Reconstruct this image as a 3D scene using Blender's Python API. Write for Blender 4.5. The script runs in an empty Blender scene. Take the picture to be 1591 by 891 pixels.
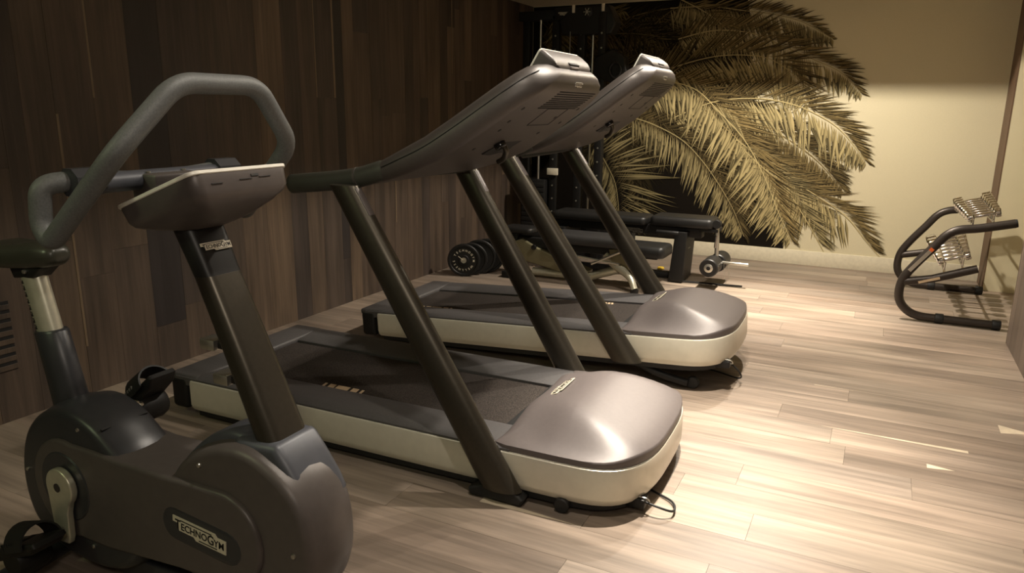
import bpy, bmesh, math, random
from mathutils import Vector, Matrix, Euler
from math import sin, cos, pi, radians, atan2, sqrt, hypot
random.seed(7)
scene = bpy.context.scene
COL = scene.collection

# ------------------------------------------------------------------ camera
cam_d = bpy.data.cameras.new('camera')
cam_d.sensor_width = 36.0
cam_d.lens = 25.823
cam_d.clip_start = 0.05
cam = bpy.data.objects.new('camera', cam_d)
COL.objects.link(cam)
YAW, PITCH, ROLL = radians(-26.389), radians(13.655), radians(0.623)
fw = Vector((sin(YAW)*cos(PITCH), cos(YAW)*cos(PITCH), -sin(PITCH)))
rt = Vector((cos(YAW), -sin(YAW), 0))
up = rt.cross(fw)
r2 = rt*cos(ROLL) + up*sin(ROLL)
u2 = -rt*sin(ROLL) + up*cos(ROLL)
cam.matrix_world = Matrix(((r2.x, u2.x, -fw.x, 0), (r2.y, u2.y, -fw.y, 0), (r2.z, u2.z, -fw.z, 1.5), (0, 0, 0, 1)))
scene.camera = cam

# ------------------------------------------------------------------ world, exposure, lamps
world = bpy.data.worlds.new('world'); scene.world = world; world.use_nodes = True
bg = world.node_tree.nodes['Background']
bg.inputs[0].default_value = (1.0, 0.80, 0.55, 1); bg.inputs[1].default_value = 0.075
scene.view_settings.view_transform = 'Standard'
scene.view_settings.look = 'None'
scene.view_settings.gamma = 1.0
scene.view_settings.use_curve_mapping = False
scene.view_settings.exposure = 0.0
WARM = (1.0, 0.90, 0.765)
def spot(name, loc, aim, watt, size, blend, radius, colour=WARM):
    d = bpy.data.lights.new(name, 'SPOT'); d.energy = watt; d.color = colour
    d.spot_size = radians(size); d.spot_blend = blend; d.shadow_soft_size = radius
    o = bpy.data.objects.new(name, d); COL.objects.link(o); o.location = loc
    o.rotation_euler = (Vector(aim) - Vector(loc)).to_track_quat('-Z', 'Y').to_euler()
    return o
SLOT = (-1.15, -0.25, 1.2, 6.42)          # the lighting trough in the ceiling: x0, x1, y0, y1
LZ = 2.86
spot('lamp_beam', (-0.72, 3.25, LZ), (-0.60, 3.0, 0), 200, 150, 0.9, 0.03)
spot('lamp_beam', (-0.72, 3.25, LZ), (-0.42, 3.0, 0), 950, 50, 1.0, 0.03)
spot('lamp_beam', (-0.78, 4.75, LZ), (-0.65, 4.6, 0), 170, 150, 0.9, 0.03)
spot('lamp_beam', (-0.75, 6.02, LZ), (-0.72, 6.3, 0), 430, 170, 0.7, 0.03)
spot('lamp_beam', (-0.75, 6.02, LZ), (-0.62, 5.95, 0), 900, 46, 1.0, 0.03)
spot('lamp_beam', (-0.70, 1.55, LZ), (-0.55, 1.6, 0), 110, 120, 0.9, 0.04)
# a weak greenish lamp of the neighbouring area to the left of the camera
ar = bpy.data.lights.new('side_lamp', 'AREA'); ar.shape = 'DISK'; ar.size = 0.35; ar.energy = 9; ar.color = (0.85, 1.0, 0.55)
aro = bpy.data.objects.new('side_lamp', ar); COL.objects.link(aro); aro.location = (-2.6, -0.6, 2.5)
aro.rotation_euler = (Vector((-2.0, 1.6, 0.7)) - aro.location).to_track_quat('-Z', 'Y').to_euler()
ar = bpy.data.lights.new('rear_fill', 'AREA'); ar.shape = 'DISK'; ar.size = 0.6; ar.energy = 22; ar.color = (1.0, 0.88, 0.75)  # unseen fill light behind the camera, brightens the bike and left wall
aro = bpy.data.objects.new('rear_fill', ar); COL.objects.link(aro); aro.location = (0.3, -0.5, 2.5)
aro.rotation_euler = (Vector((-1.4, 2.2, 0.6)) - aro.location).to_track_quat('-Z', 'Y').to_euler()

# ------------------------------------------------------------------ materials
def mat(name, col, rough=0.5, metal=0.0, spec=0.5, noise=None, bump=None, coat=0.0):
    m = bpy.data.materials.new(name); m.use_nodes = True
    nt = m.node_tree; b = nt.nodes['Principled BSDF']
    b.inputs['Base Color'].default_value = (*col, 1); b.inputs['Roughness'].default_value = rough
    b.inputs['Metallic'].default_value = metal; b.inputs['Specular IOR Level'].default_value = spec
    b.inputs['Coat Weight'].default_value = coat
    tc = nt.nodes.new('ShaderNodeTexCoord')
    sc, amt = noise or (35, 0.06)
    n = nt.nodes.new('ShaderNodeTexNoise'); n.inputs['Scale'].default_value = sc; n.inputs['Detail'].default_value = 5
    nt.links.new(tc.outputs['Object'], n.inputs['Vector'])
    r = nt.nodes.new('ShaderNodeValToRGB')
    r.color_ramp.elements[0].position = 0.3; r.color_ramp.elements[1].position = 0.7
    r.color_ramp.elements[0].color = (*[c*(1-amt) for c in col], 1)
    r.color_ramp.elements[1].color = (*[min(1, c*(1+amt)) for c in col], 1)
    nt.links.new(n.outputs['Fac'], r.inputs['Fac']); nt.links.new(r.outputs['Color'], b.inputs['Base Color'])
    if bump:
        n2 = nt.nodes.new('ShaderNodeTexNoise'); n2.inputs['Scale'].default_value = bump[0]; n2.inputs['Detail'].default_value = 3
        nt.links.new(tc.outputs['Object'], n2.inputs['Vector'])
        bp = nt.nodes.new('ShaderNodeBump'); bp.inputs['Strength'].default_value = bump[1]; bp.inputs['Distance'].default_value = 0.002
        nt.links.new(n2.outputs['Fac'], bp.inputs['Height']); nt.links.new(bp.outputs['Normal'], b.inputs['Normal'])
    return m

def wood(name, axis, cols, rough, streak=1.0, bumpk=0.25):
    """long planks: one random tone each, grain along `axis` (0 = X, 2 = Z), knots and pale sapwood."""
    m = bpy.data.materials.new(name); m.use_nodes = True
    nt = m.node_tree; L = nt.links.new; b = nt.nodes['Principled BSDF']
    geo = nt.nodes.new('ShaderNodeNewGeometry'); oi = nt.nodes.new('ShaderNodeObjectInfo')
    off = nt.nodes.new('ShaderNodeVectorMath'); off.operation = 'MULTIPLY_ADD'
    comb = nt.nodes.new('ShaderNodeCombineXYZ')
    for i in range(3): L(oi.outputs['Random'], comb.inputs[i])
    L(comb.outputs[0], off.inputs[0]); off.inputs[1].default_value = (37, 53, 71); L(geo.outputs['Position'], off.inputs[2])
    def noise(scale, vec, detail=6, rough_=0.6, dist=0.0):
        mp = nt.nodes.new('ShaderNodeVectorMath'); mp.operation = 'MULTIPLY'; mp.inputs[1].default_value = vec
        L(off.outputs[0], mp.inputs[0])
        n = nt.nodes.new('ShaderNodeTexNoise'); n.inputs['Scale'].default_value = scale
        n.inputs['Detail'].default_value = detail; n.inputs['Roughness'].default_value = rough_; n.inputs['Distortion'].default_value = dist
        L(mp.outputs[0], n.inputs['Vector']); return n
    v = [14.0, 14.0, 14.0]; v[axis] = 0.9
    v2 = [60.0, 60.0, 60.0]; v2[axis] = 2.0
    v3 = [4.0, 4.0, 4.0]; v3[axis] = 1.0
    base = nt.nodes.new('ShaderNodeValToRGB'); L(oi.outputs['Random'], base.inputs['Fac'])
    els = base.color_ramp.elements
    while len(els) < len(cols): els.new(0.5)
    for i, c in enumerate(cols):
        els[i].position = i/(len(cols)-1); els[i].color = (*c, 1)
    def mul(col_socket, fac_socket, lo, hi):
        mr = nt.nodes.new('ShaderNodeMapRange'); mr.inputs[1].default_value = 0.3; mr.inputs[2].default_value = 0.7
        mr.inputs[3].default_value = lo; mr.inputs[4].default_value = hi; L(fac_socket, mr.inputs[0])
        mx = nt.nodes.new('ShaderNodeVectorMath'); mx.operation = 'SCALE'; L(col_socket, mx.inputs[0]); L(mr.outputs[0], mx.inputs['Scale'])
        return mx.outputs[0]
    n1 = noise(1.0, v, 6, 0.6, 0.6); n2 = noise(1.0, v2, 3, 0.5); n3 = noise(1.0, v3, 3, 0.5, 0.4)
    c = mul(base.outputs[0], n1.outputs[0], 1-0.28*streak, 1+0.25*streak)
    c = mul(c, n2.outputs[0], 1-0.12*streak, 1+0.10*streak)
    c = mul(c, n3.outputs[0], 1-0.22*streak, 1+0.2*streak)
    L(c, b.inputs['Base Color'])
    mr = nt.nodes.new('ShaderNodeMapRange'); mr.inputs[3].default_value = rough-0.08; mr.inputs[4].default_value = rough+0.1
    L(n1.outputs[0], mr.inputs[0]); L(mr.outputs[0], b.inputs['Roughness'])
    bp = nt.nodes.new('ShaderNodeBump'); bp.inputs['Strength'].default_value = bumpk; bp.inputs['Distance'].default_value = 0.002
    L(n2.outputs[0], bp.inputs['Height']); L(bp.outputs[0], b.inputs['Normal'])
    return m

M = dict(
 floorwood=wood('floor oak', 0, [(0.195,0.150,0.115),(0.255,0.20,0.155),(0.215,0.172,0.138),(0.275,0.22,0.168),(0.205,0.160,0.125),(0.24,0.182,0.138)], 0.40, 1.15, 0.3),
 wallwood=wood('dark wall oak', 2, [(0.036,0.026,0.021),(0.085,0.058,0.040),(0.058,0.041,0.030),(0.115,0.078,0.050),(0.044,0.032,0.026),(0.080,0.055,0.038)], 0.55, 1.3, 0.35),
 darkwood=wood('near black wall oak', 2, [(0.024,0.018,0.017),(0.030,0.022,0.019)], 0.55, 0.8, 0.3),
 endwood=wood('right wall oak', 2, [(0.10,0.075,0.055),(0.14,0.105,0.08),(0.12,0.09,0.068)], 0.5, 1.0, 0.3),
 sap=mat('pale sapwood', (0.17,0.12,0.072), 0.55, noise=(12,0.35)),
 joint=mat('dark joint backing', (0.03,0.022,0.017), 0.8),  # even dark colour of the backing slabs seen between planks
 plaster=mat('cream wall covering', (0.60,0.535,0.36), 0.6, noise=(300,0.04), bump=(450,0.25)),
 ceilingp=mat('ceiling paint', (0.60,0.52,0.37), 0.8),
 brown=mat('brown panel edge', (0.12,0.07,0.04), 0.6),
 skirting=mat('cream baseboard', (0.66,0.60,0.45), 0.4),
 hood=mat('grey brown satin plastic', (0.108,0.092,0.089), 0.42, 0.12, noise=(60,0.05), bump=(900,0.12)),
 console=mat('graphite plastic', (0.082,0.071,0.066), 0.42, 0.2, noise=(60,0.05), bump=(900,0.15)),
 arm=mat('dark grip rubber', (0.045,0.045,0.037), 0.5, bump=(700,0.15)),
 dark=mat('black plastic', (0.010,0.0095,0.009), 0.5, spec=0.3, bump=(500,0.1)),
 black=mat('black rubber', (0.007,0.007,0.007), 0.6),
 cream=mat('champagne shell', (0.64,0.61,0.51), 0.32, 0.25, noise=(30,0.03)),
 mast=mat('dark bronze metal', (0.070,0.062,0.048), 0.34, 0.7, noise=(80,0.06)),
 belt=mat('speckled belt', (0.034,0.027,0.023), 0.85, spec=0.25, noise=(190,0.85), bump=(300,0.6)),
 rail=mat('ribbed side rail', (0.070,0.066,0.066), 0.55, noise=(90,0.1)),
 tan=mat('tan print', (0.55,0.42,0.27), 0.6),
 white=mat('white bezel', (0.80,0.78,0.70), 0.35),
 plate=mat('pale badge', (0.62,0.57,0.45), 0.4),
 chrome=mat('chrome', (0.80,0.78,0.74), 0.09, 1.0, noise=(10,0.01)),
 steel=mat('brushed steel', (0.55,0.53,0.47), 0.3, 0.9),
 silver=mat('silver champagne paint', (0.62,0.60,0.48), 0.33, 0.6),
 bikebody=mat('bike warm grey plastic', (0.092,0.079,0.074), 0.38, 0.15, bump=(800,0.15)),
 bikedark=mat('bike charcoal plastic', (0.035,0.036,0.040), 0.33, 0.15, bump=(800,0.1)),
 bikeblue=mat('bike slate plastic', (0.074,0.078,0.092), 0.40, 0.15, bump=(800,0.1)),
 grip=mat('slate foam grip', (0.115,0.120,0.118), 0.48, 0.1, noise=(200,0.15), bump=(500,0.4)),
 saddle=mat('saddle vinyl', (0.040,0.040,0.030), 0.32),
 tube=mat('dark bronze tube', (0.045,0.036,0.030), 0.38, 0.5),
 vinyl=mat('black vinyl', (0.013,0.0125,0.012), 0.42, spec=0.35),
 sapfloor=mat('bleached sapwood', (0.50,0.42,0.31), 0.45, noise=(12,0.2)),
 greyvinyl=mat('grey vinyl', (0.030,0.029,0.029), 0.48, spec=0.35),
 olive=mat('olive champagne frame', (0.22,0.20,0.12), 0.4, 0.5),
 lens=mat('glossy black', (0.01,0.01,0.01), 0.08),
 orange=mat('orange sticker', (0.8,0.16,0.03), 0.5),
 yellow=mat('yellow tag', (0.75,0.50,0.05), 0.4),
)
def mural_mat():
    m = bpy.data.materials.new('sepia print'); m.use_nodes = True
    nt = m.node_tree; b = nt.nodes['Principled BSDF']; a = nt.nodes.new('ShaderNodeVertexColor'); a.layer_name = 'Col'
    nt.links.new(a.outputs[0], b.inputs['Base Color']); b.inputs['Roughness'].default_value = 0.75; b.inputs['Specular IOR Level'].default_value = 0.12
    return m
M['print'] = mural_mat()

# ------------------------------------------------------------------ helpers
def link(name, me, m=None, parent=None, smooth=40, loc=None, rot=None):
    o = bpy.data.objects.new(name, me); COL.objects.link(o)
    if m is not None and not me.materials: me.materials.append(m)
    if smooth and me.polygons:
        me.shade_smooth(); me.set_sharp_from_angle(angle=radians(smooth))
    if parent: o.parent = parent
    if loc: o.location = loc
    if rot: o.rotation_euler = rot
    return o
def from_bm(bm):
    bmesh.ops.recalc_face_normals(bm, faces=bm.faces)
    me = bpy.data.meshes.new('m'); bm.to_mesh(me); bm.free(); return me
def thing(name, label, cat, loc=(0,0,0), rot=(0,0,0), group=None):
    o = bpy.data.objects.new(name, None); COL.objects.link(o); o.empty_display_size = 0.1
    o.location = loc; o.rotation_euler = rot; tag(o, label, cat, group); return o
def tag(o, label, cat, group=None):
    o['label'] = label; o['category'] = cat
    if group: o['group'] = group
    return o
def struct(o): o['kind'] = 'structure'; return o
def add_box(bm, x0, x1, y0, y1, z0, z1, bev=0.0, seg=2):
    r = bmesh.ops.create_cube(bm, size=1)
    for v in r['verts']:
        v.co = Vector(((x0+x1)/2 + v.co.x*(x1-x0), (y0+y1)/2 + v.co.y*(y1-y0), (z0+z1)/2 + v.co.z*(z1-z0)))
    if bev:
        es = list({e for v in r['verts'] for e in v.link_edges})
        bmesh.ops.bevel(bm, geom=es, offset=bev, segments=seg, affect='EDGES', profile=0.5)
def box(*a, **k):
    bm = bmesh.new(); add_box(bm, *a, **k); return from_bm(bm)
def add_loft(bm, rings, cap=True, closed=False):
    vs = [[bm.verts.new(p) for p in r] for r in rings]
    n = len(vs[0]); R = len(vs)
    for i in range(R if closed else R-1):
        a, b = vs[i], vs[(i+1) % R]
        for j in range(n):
            bm.faces.new((a[j], a[(j+1) % n], b[(j+1) % n], b[j]))
    if cap and not closed:
        bm.faces.new(vs[0][::-1]); bm.faces.new(vs[-1])
def loft(rings, cap=True, closed=False):
    bm = bmesh.new(); add_loft(bm, rings, cap, closed); return from_bm(bm)
def fillet(pts, r=0.05, seg=5):
    P = [Vector(p) for p in pts]; out = [P[0]]
    for i in range(1, len(P)-1):
        a, b, c = P[i-1], P[i], P[i+1]; d1 = (a-b); d2 = (c-b)
        k = min(r, d1.length*0.48, d2.length*0.48); p = b + d1.normalized()*k; q = b + d2.normalized()*k
        for s in range(seg+1):
            t = s/seg; out.append(p*(1-t)**2 + b*2*t*(1-t) + q*t*t)
    out.append(P[-1]); return out
def catmull(pts, seg=6, closed=False):
    P = [Vector(p) for p in pts]; n = len(P); out = []
    rng = n if closed else n-1
    for i in range(rng):
        p0 = P[(i-1) % n] if closed or i > 0 else P[0]; p1 = P[i]; p2 = P[(i+1) % n]
        p3 = P[(i+2) % n] if closed or i+2 < n else P[-1]
        for s in range(seg):
            t = s/seg
            out.append(0.5*((2*p1) + (p2-p0)*t + (2*p0-5*p1+4*p2-p3)*t*t + (3*p1-p0-3*p2+p3)*t**3))
    if not closed: out.append(P[-1])
    return out
def add_tube(bm, path, r, n=12, closed=False, flat=1.0, upv=None):
    P = [Vector(p) for p in path]; N = len(P); rings = []; prev = None
    for i in range(N):
        a = P[(i-1) % N] if (closed or i > 0) else P[i]; b = P[(i+1) % N] if (closed or i < N-1) else P[i]
        t = (b-a).normalized()
        if prev is None:
            ref = Vector(upv) if upv else (Vector((0,0,1)) if abs(t.z) < 0.9 else Vector((1,0,0)))
            x = (ref - t*ref.dot(t)).normalized()
        else:
            x = (prev - t*prev.dot(t)).normalized()
        prev = x; y = t.cross(x); rr = r[i] if isinstance(r, (list, tuple)) else r
        rings.append([P[i] + x*cos(2*pi*j/n)*rr + y*sin(2*pi*j/n)*rr*flat for j in range(n)])
    add_loft(bm, rings, cap=not closed, closed=closed)
def tube(path, r, n=12, **k):
    bm = bmesh.new(); add_tube(bm, path, r, n, **k); return from_bm(bm)
def add_cyl(bm, a, b, r, n=20, r2=None):
    add_tube(bm, [a, b], [r, r if r2 is None else r2], n)
def cyl(a, b, r, n=20, r2=None, bev=0.0):
    a = Vector(a); b = Vector(b); d = (b-a).normalized(); rr = r if r2 is None else r2
    if bev:
        return tube([a, a+d*bev*.3, a+d*bev, b-d*bev, b-d*bev*.3, b], [r-bev, r-bev*.3, r, rr, rr-bev*.3, rr-bev], n)
    return tube([a, b], [r, rr], n)
def offset2(poly, d):
    n = len(poly); out = []
    for i in range(n):
        a = Vector(poly[i-1]); b = Vector(poly[i]); c = Vector(poly[(i+1) % n])
        e1 = (b-a); e2 = (c-b)
        if e1.length < 1e-7: e1 = e2
        if e2.length < 1e-7: e2 = e1
        nn = (Vector((-e1.y, e1.x)).normalized() + Vector((-e2.y, e2.x)).normalized())
        nn = nn.normalized() if nn.length > 1e-6 else Vector((0, 0))
        out.append(b + nn*d)
    return out
def ccw(poly):
    A = sum(poly[i-1][0]*poly[i][1]-poly[i][0]*poly[i-1][1] for i in range(len(poly)))
    return poly if A > 0 else poly[::-1]
def puff(poly, prof, axis='v'):
    """solid from a 2-D outline (u, z); prof = [(v, inset), ...] gives the depth profile."""
    poly = ccw([Vector((p[0], p[1])) for p in poly]); rings = []
    for v, ins in prof:
        o = offset2(poly, ins)
        if axis == 'v': rings.append([(p.x, v, p.y) for p in o])
        elif axis == 'z': rings.append([(p.x, p.y, v) for p in o])
        else: rings.append([(v, p.x, p.y) for p in o])
    return loft(rings)
def edge_prof(v0, v1, r, crown=0.0, seg=4):
    pr = []
    for i in range(seg+1):
        a = pi/2*i/seg; pr.append((v0 + r*(1-cos(a)), r*(1-sin(a))))
    if crown: pr += [(v0+(v1-v0)*t, -crown*sin(pi*t)) for t in (0.3, 0.5, 0.7)]
    for i in range(seg, -1, -1):
        a = pi/2*i/seg; pr.append((v1 - r*(1-cos(a)), r*(1-sin(a))))
    return pr
def rrect(w, t, r, n=5):
    """closed rounded-rectangle outline, half sizes w, t"""
    r = min(r, w*0.999, t*0.999); out = []
    for cx, cy, a0 in ((w-r, t-r, 0), (-(w-r), t-r, 90), (-(w-r), -(t-r), 180), (w-r, -(t-r), 270)):
        for i in range(n+1):
            a = radians(a0 + 90*i/n); out.append((cx + r*cos(a), cy + r*sin(a)))
    return out
def lathe(prof, n=28, axis='z', centre=(0,0,0)):
    """prof [(radius, height)]"""
    rings = []
    for r, h in prof:
        ring = []
        for j in range(n):
            a = 2*pi*j/n; p = (r*cos(a), r*sin(a), h)
            if axis == 'y': p = (p[0], p[2], p[1])
            if axis == 'x': p = (p[2], p[0], p[1])
            ring.append(Vector(p) + Vector(centre))
        rings.append(ring)
    return loft(rings)
def xform(me, mtx): me.transform(mtx); return me
_txt = {}
def text_mesh(s, size, ext=0.0008, sx=1.0):
    cu = bpy.data.curves.new('t', 'FONT'); cu.body = s; cu.size = size; cu.extrude = ext; cu.align_x = 'LEFT'; cu.resolution_u = 3; cu.offset = size*0.012
    o = bpy.data.objects.new('t', cu); COL.objects.link(o)
    dg = bpy.context.evaluated_depsgraph_get(); me = bpy.data.meshes.new_from_object(o.evaluated_get(dg))
    COL.objects.unlink(o); bpy.data.objects.remove(o)
    me.materials.clear(); me.transform(Matrix.Diagonal((sx, 1, 1, 1))); return me
def join_meshes(mes):
    bm = bmesh.new()
    for me in mes: bm.from_mesh(me)
    out = bpy.data.meshes.new('m'); bm.to_mesh(out); bm.free(); return out
def tw(me): return max(v.co.x for v in me.vertices)
def flip_len(mes, x0, x1):
    a = min(v.co.x for m in mes for v in m.vertices); b = max(v.co.x for m in mes for v in m.vertices)
    for m in mes: m.transform(Matrix.Translation((x0, 0, 0)) @ Matrix.Diagonal(((x1-x0)/(b-a), 1, 1, 1)) @ Matrix.Translation((-a, 0, 0)))
def badge(width, mtx, parent, plate_m, ink_m, name='badge'):
    """stepped maker's badge; unit layout 1.0 x 0.25, then scaled; lies in local XY"""
    pl = [(0,0.25),(0.80,0.25),(0.84,0.205),(1.0,0.205),(1.0,0.0),(0.80,0.0),(0.76,0.0),(0.44,0.0),(0.40,0.045),(0.12,0.045),(0.09,0.16),(0,0.16)]
    bm = bmesh.new()
    lo = [bm.verts.new((x, y, 0)) for x, y in pl]; hi = [bm.verts.new((x, y, 0.012)) for x, y in pl]
    bm.faces.new(lo[::-1]); bm.faces.new(hi); n = len(pl)
    for i in range(n): bm.faces.new((lo[i], lo[(i+1) % n], hi[(i+1) % n], hi[i]))
    S = Matrix.Translation((-width/2, -0.125*width, 0)) ; K = Matrix.Diagonal((width, width, width, 1))
    me = from_bm(bm); me.transform(mtx @ S @ K); po = link(name, me, plate_m, parent, smooth=0)
    parts = []
    def T(s, size, x, y, sx=1.0):
        m = text_mesh(s, size, 0.002, sx); m.transform(Matrix.Translation((x, y, 0.0145))); parts.append(m); return tw(m)
    x = T('T', 0.20, 0.055, 0.075, 1.0); x = T('ECHNO', 0.15, x+0.004, 0.075, 1.08); x = T('G', 0.20, x+0.004, 0.062, 1.0); T('YM', 0.15, x+0.004, 0.062, 1.05)
    flip_len(parts, 0.05, 0.965)
    bm = bmesh.new(); add_box(bm, 0.15, 0.74, 0.208, 0.222, 0.011, 0.016); add_box(bm, 0.50, 0.84, 0.022, 0.036, 0.011, 0.016)
    parts.append(from_bm(bm))
    me = join_meshes(parts); me.transform(mtx @ S @ K); link('lettering', me, ink_m, po, smooth=0)
    return po
def frame_mtx(o, x, y):
    """matrix with origin o, local X along x and local Y near y"""
    x = Vector(x).normalized(); z = x.cross(Vector(y)).normalized(); y = z.cross(x)
    return Matrix(((x.x, y.x, z.x, o[0]), (x.y, y.y, z.y, o[1]), (x.z, y.z, z.z, o[2]), (0, 0, 0, 1)))
def copy_tree(o, parent=None):
    c = o.copy(); COL.objects.link(c); c.parent = parent
    for ch in list(o.children): copy_tree(ch, c)
    return c

# ------------------------------------------------------------------ the room
def from_poly(pts, h):
    bm = bmesh.new(); lo = [bm.verts.new((x, y, -0.002)) for x, y in pts]; hi = [bm.verts.new((x, y, h)) for x, y in pts]
    bm.faces.new(lo[::-1]); bm.faces.new(hi); n = len(pts)
    for i in range(n): bm.faces.new((lo[i], lo[(i+1) % n], hi[(i+1) % n], hi[i]))
    return from_bm(bm)
SAPS = [(0.50, -0.12, 3.665, 3.690), (-0.20, 0.0, 4.256, 4.264), (0.325, 0.43, 3.42, 3.462), (-1.26, -0.84, 2.275, 2.31), (0.66, 0.80, 3.99, 4.10)]
XL, XR, YB, ZC = -3.63, 0.88, 7.775, 2.585
floor = struct(link('floor', box(XL-0.1, 1.75, -1.3, YB+0.15, -0.12, -0.012), M['joint'], smooth=0))
cube = box(-0.5, 0.5, -0.5, 0.5, -0.5, 0.5)
def shared_cube(m, _c={}):
    if m.name not in _c:
        me = cube.copy(); me.materials.append(m); _c[m.name] = me
    return _c[m.name]
def slab(name, m, parent, x0, x1, y0, y1, z0, z1):
    o = bpy.data.objects.new(name, shared_cube(m)); COL.objects.link(o); o.parent = parent
    o.location = ((x0+x1)/2, (y0+y1)/2, (z0+z1)/2); o.scale = (x1-x0, y1-y0, z1-z0); return o
# floor planks run along X
y = -1.32; rr = random.Random(11)
JOINTS = {3.28: -0.003, 2.88: -0.39, 3.08: 0.26}
while y < YB-0.01:
    w = 0.2; y1 = min(y+w, YB)
    ends = []
    key = [j for k_, j in JOINTS.items() if abs(k_-y) < 0.02]
    x = (key[0] if key else XL - rr.uniform(0, 1.6)); ln0 = 1.7
    while x > XL: x -= rr.choice((1.2, 1.5, 1.9))
    if key:
        x0_ = x; x = XL-0.5; cuts = [XL]; q = key[0]
        while q > XL+0.4: cuts.append(q); q -= rr.choice((1.2, 1.5, 1.9))
        q = key[0] + 1.3
        while q < 1.7: cuts.append(q); q += 1.4
        cuts = sorted(cuts) + [1.7]
    else:
        cuts = [XL]; q = x + rr.choice((1.2, 1.5, 1.9))
        while q < 1.65:
            if q > XL+0.2: cuts.append(q)
            q += rr.choice((1.2, 1.5, 1.9, 2.2))
        cuts.append(1.7)
    for a, b in zip(cuts[:-1], cuts[1:]):
        slab('plank', M['floorwood'], floor, a+0.0005, b-0.0005, y+0.0005, y1-0.0005, -0.012, -rr.uniform(0, 0.0004))
    y = y1
for (xa, xb, ya, yb_) in SAPS:
    me = from_poly([(xa, ya-0.001), (xb, (ya+yb_)/2-0.0005), (xb, (ya+yb_)/2+0.0005), (xa, yb_)], 0.0003)
    o = link('plank', me, M['sapfloor'], floor, smooth=0); o['label'] = 'pale sliver of sapwood in the floor'
# left wall: vertical dark planks
wl = struct(link('wall_left', box(XL-0.15, XL-0.012, -1.3, YB+0.15, 0, ZC), M['joint'], smooth=0))
y = -1.3; rr = random.Random(5)
fixed = [2.295, 2.50, 2.72, 2.925, 3.2, 3.42, 3.63, 3.86, 4.02, 4.185, 4.39]
edges = [-1.3]
while edges[-1] < 2.1: edges.append(edges[-1] + rr.choice((0.1, 0.14, 0.2)))
edges = [e for e in edges if e < 2.2] + fixed
while edges[-1] < YB-0.2: edges.append(edges[-1] + rr.choice((0.09, 0.13, 0.13, 0.2)))
edges.append(YB)
for i in range(len(edges)-1):
    a, b = edges[i], edges[i+1]
    z = -rr.uniform(0.0, 1.6)
    cuts = []
    while z < ZC:
        ln = rr.choice((1.3, 1.7, 2.1)); lo, hi = max(z, 0.0), min(z+ln, ZC)
        if hi - lo > 0.04: cuts.append((lo, hi))
        z += ln
    if abs(a-2.72) < 0.01: cuts = [(0, 0.25), (0.25, 1.45), (1.45, ZC)]
    if abs(a-4.185) < 0.01: cuts = [(0, 1.56), (1.56, ZC)]
    for lo, hi in cuts:
        dk = (abs(a-2.72) < 0.01 and lo > 0.1) or (abs(a-4.39) < 0.01 and hi > 1.3)
        slab('plank', M['darkwood'] if dk else M['wallwood'], wl, XL-0.012, XL+rr.uniform(0.0, 0.0016), a+0.0006, b-0.0006, lo+0.0005, hi-0.0005)
for (yy, lo, hi, w) in ((2.503, 1.53, 2.4, 0.010), (2.30, 0.26, 1.45, 0.012), (4.18, 1.56, 2.5, 0.010), (4.375, 1.56, 2.5, 0.018), (6.03, 1.8, 2.5, 0.010), (5.1, 0.55, 0.95, 0.01)):
    o = slab('plank', M['sap'], wl, XL-0.005, XL+0.0024, yy-w/2, yy+w/2, lo, hi)
    o['label'] = 'pale strip of sapwood between the dark planks'
# back wall, baseboard, right-hand panel
wb = struct(link('wall_back', box(XL-0.15, 1.75, YB, YB+0.15, 0, ZC), M['plaster'], smooth=0))
bb = struct(link('baseboard_back', box(XL+0.02, 0.899, YB-0.014, YB+0.001, 0.0, 0.145, bev=0.003), M['skirting']))
pn = struct(link('wall_panel_right', box(0.905, 1.75, 7.39, YB-0.002, 0, ZC), M['plaster'], smooth=0))
ed = link('panel_edge', box(0.896, 0.905, 7.388, YB-0.002, 0, ZC), M['brown'], pn, smooth=0)
# right wall clad in oak, ending before the corner
wr = struct(link('wall_right', box(XR+0.012, XR+0.20, -1.3, 5.685, 0, ZC), M['joint'], smooth=0))
rr = random.Random(3); y = 5.69; k = 0
while y > -1.3:
    w = rr.choice((0.13, 0.2, 0.16)); a = max(y-w, -1.3)
    cut = rr.uniform(0.5, 1.9)
    for lo, hi in ((0, cut), (cut, ZC)):
        slab('plank', M['endwood'], wr, XR-rr.uniform(0, 0.001), XR+0.012, a+0.0006, y-0.0006, lo+0.0005, hi-0.0005)
    y = a
link('corner_strip', box(XR-0.002, XR+0.202, 5.685, 5.698, 0, ZC, bev=0.002), M['endwood'], wr, smooth=0)
struct(link('wall_niche', box(1.75, 1.9, 5.4, YB+0.15, 0, ZC), M['plaster'], smooth=0))
# ceiling with its lighting trough
x0, x1, y0, y1 = SLOT
cm = bmesh.new()
for b in ((XL-0.15, x0, -1.3, YB+0.15), (x1, 1.9, -1.3, YB+0.15), (x0, x1, -1.3, y0), (x0, x1, y1, YB+0.15)):
    add_box(cm, b[0], b[1], b[2], b[3], ZC, ZC+0.03)
add_box(cm, x0-0.03, x0, y0, y1, ZC+0.03, 3.0); add_box(cm, x1, x1+0.03, y0, y1, ZC+0.03, 3.0)
add_box(cm, x0-0.03, x1+0.03, y0-0.03, y0, ZC+0.03, 3.0); add_box(cm, x0-0.03, x1+0.03, y1, y1+0.03, ZC+0.03, 3.0)
add_box(cm, x0-0.03, x1+0.03, y0-0.03, y1+0.03, 3.0, 3.03)
ceil_o = struct(link('ceiling', from_bm(cm), M['ceilingp'], smooth=0))

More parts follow.
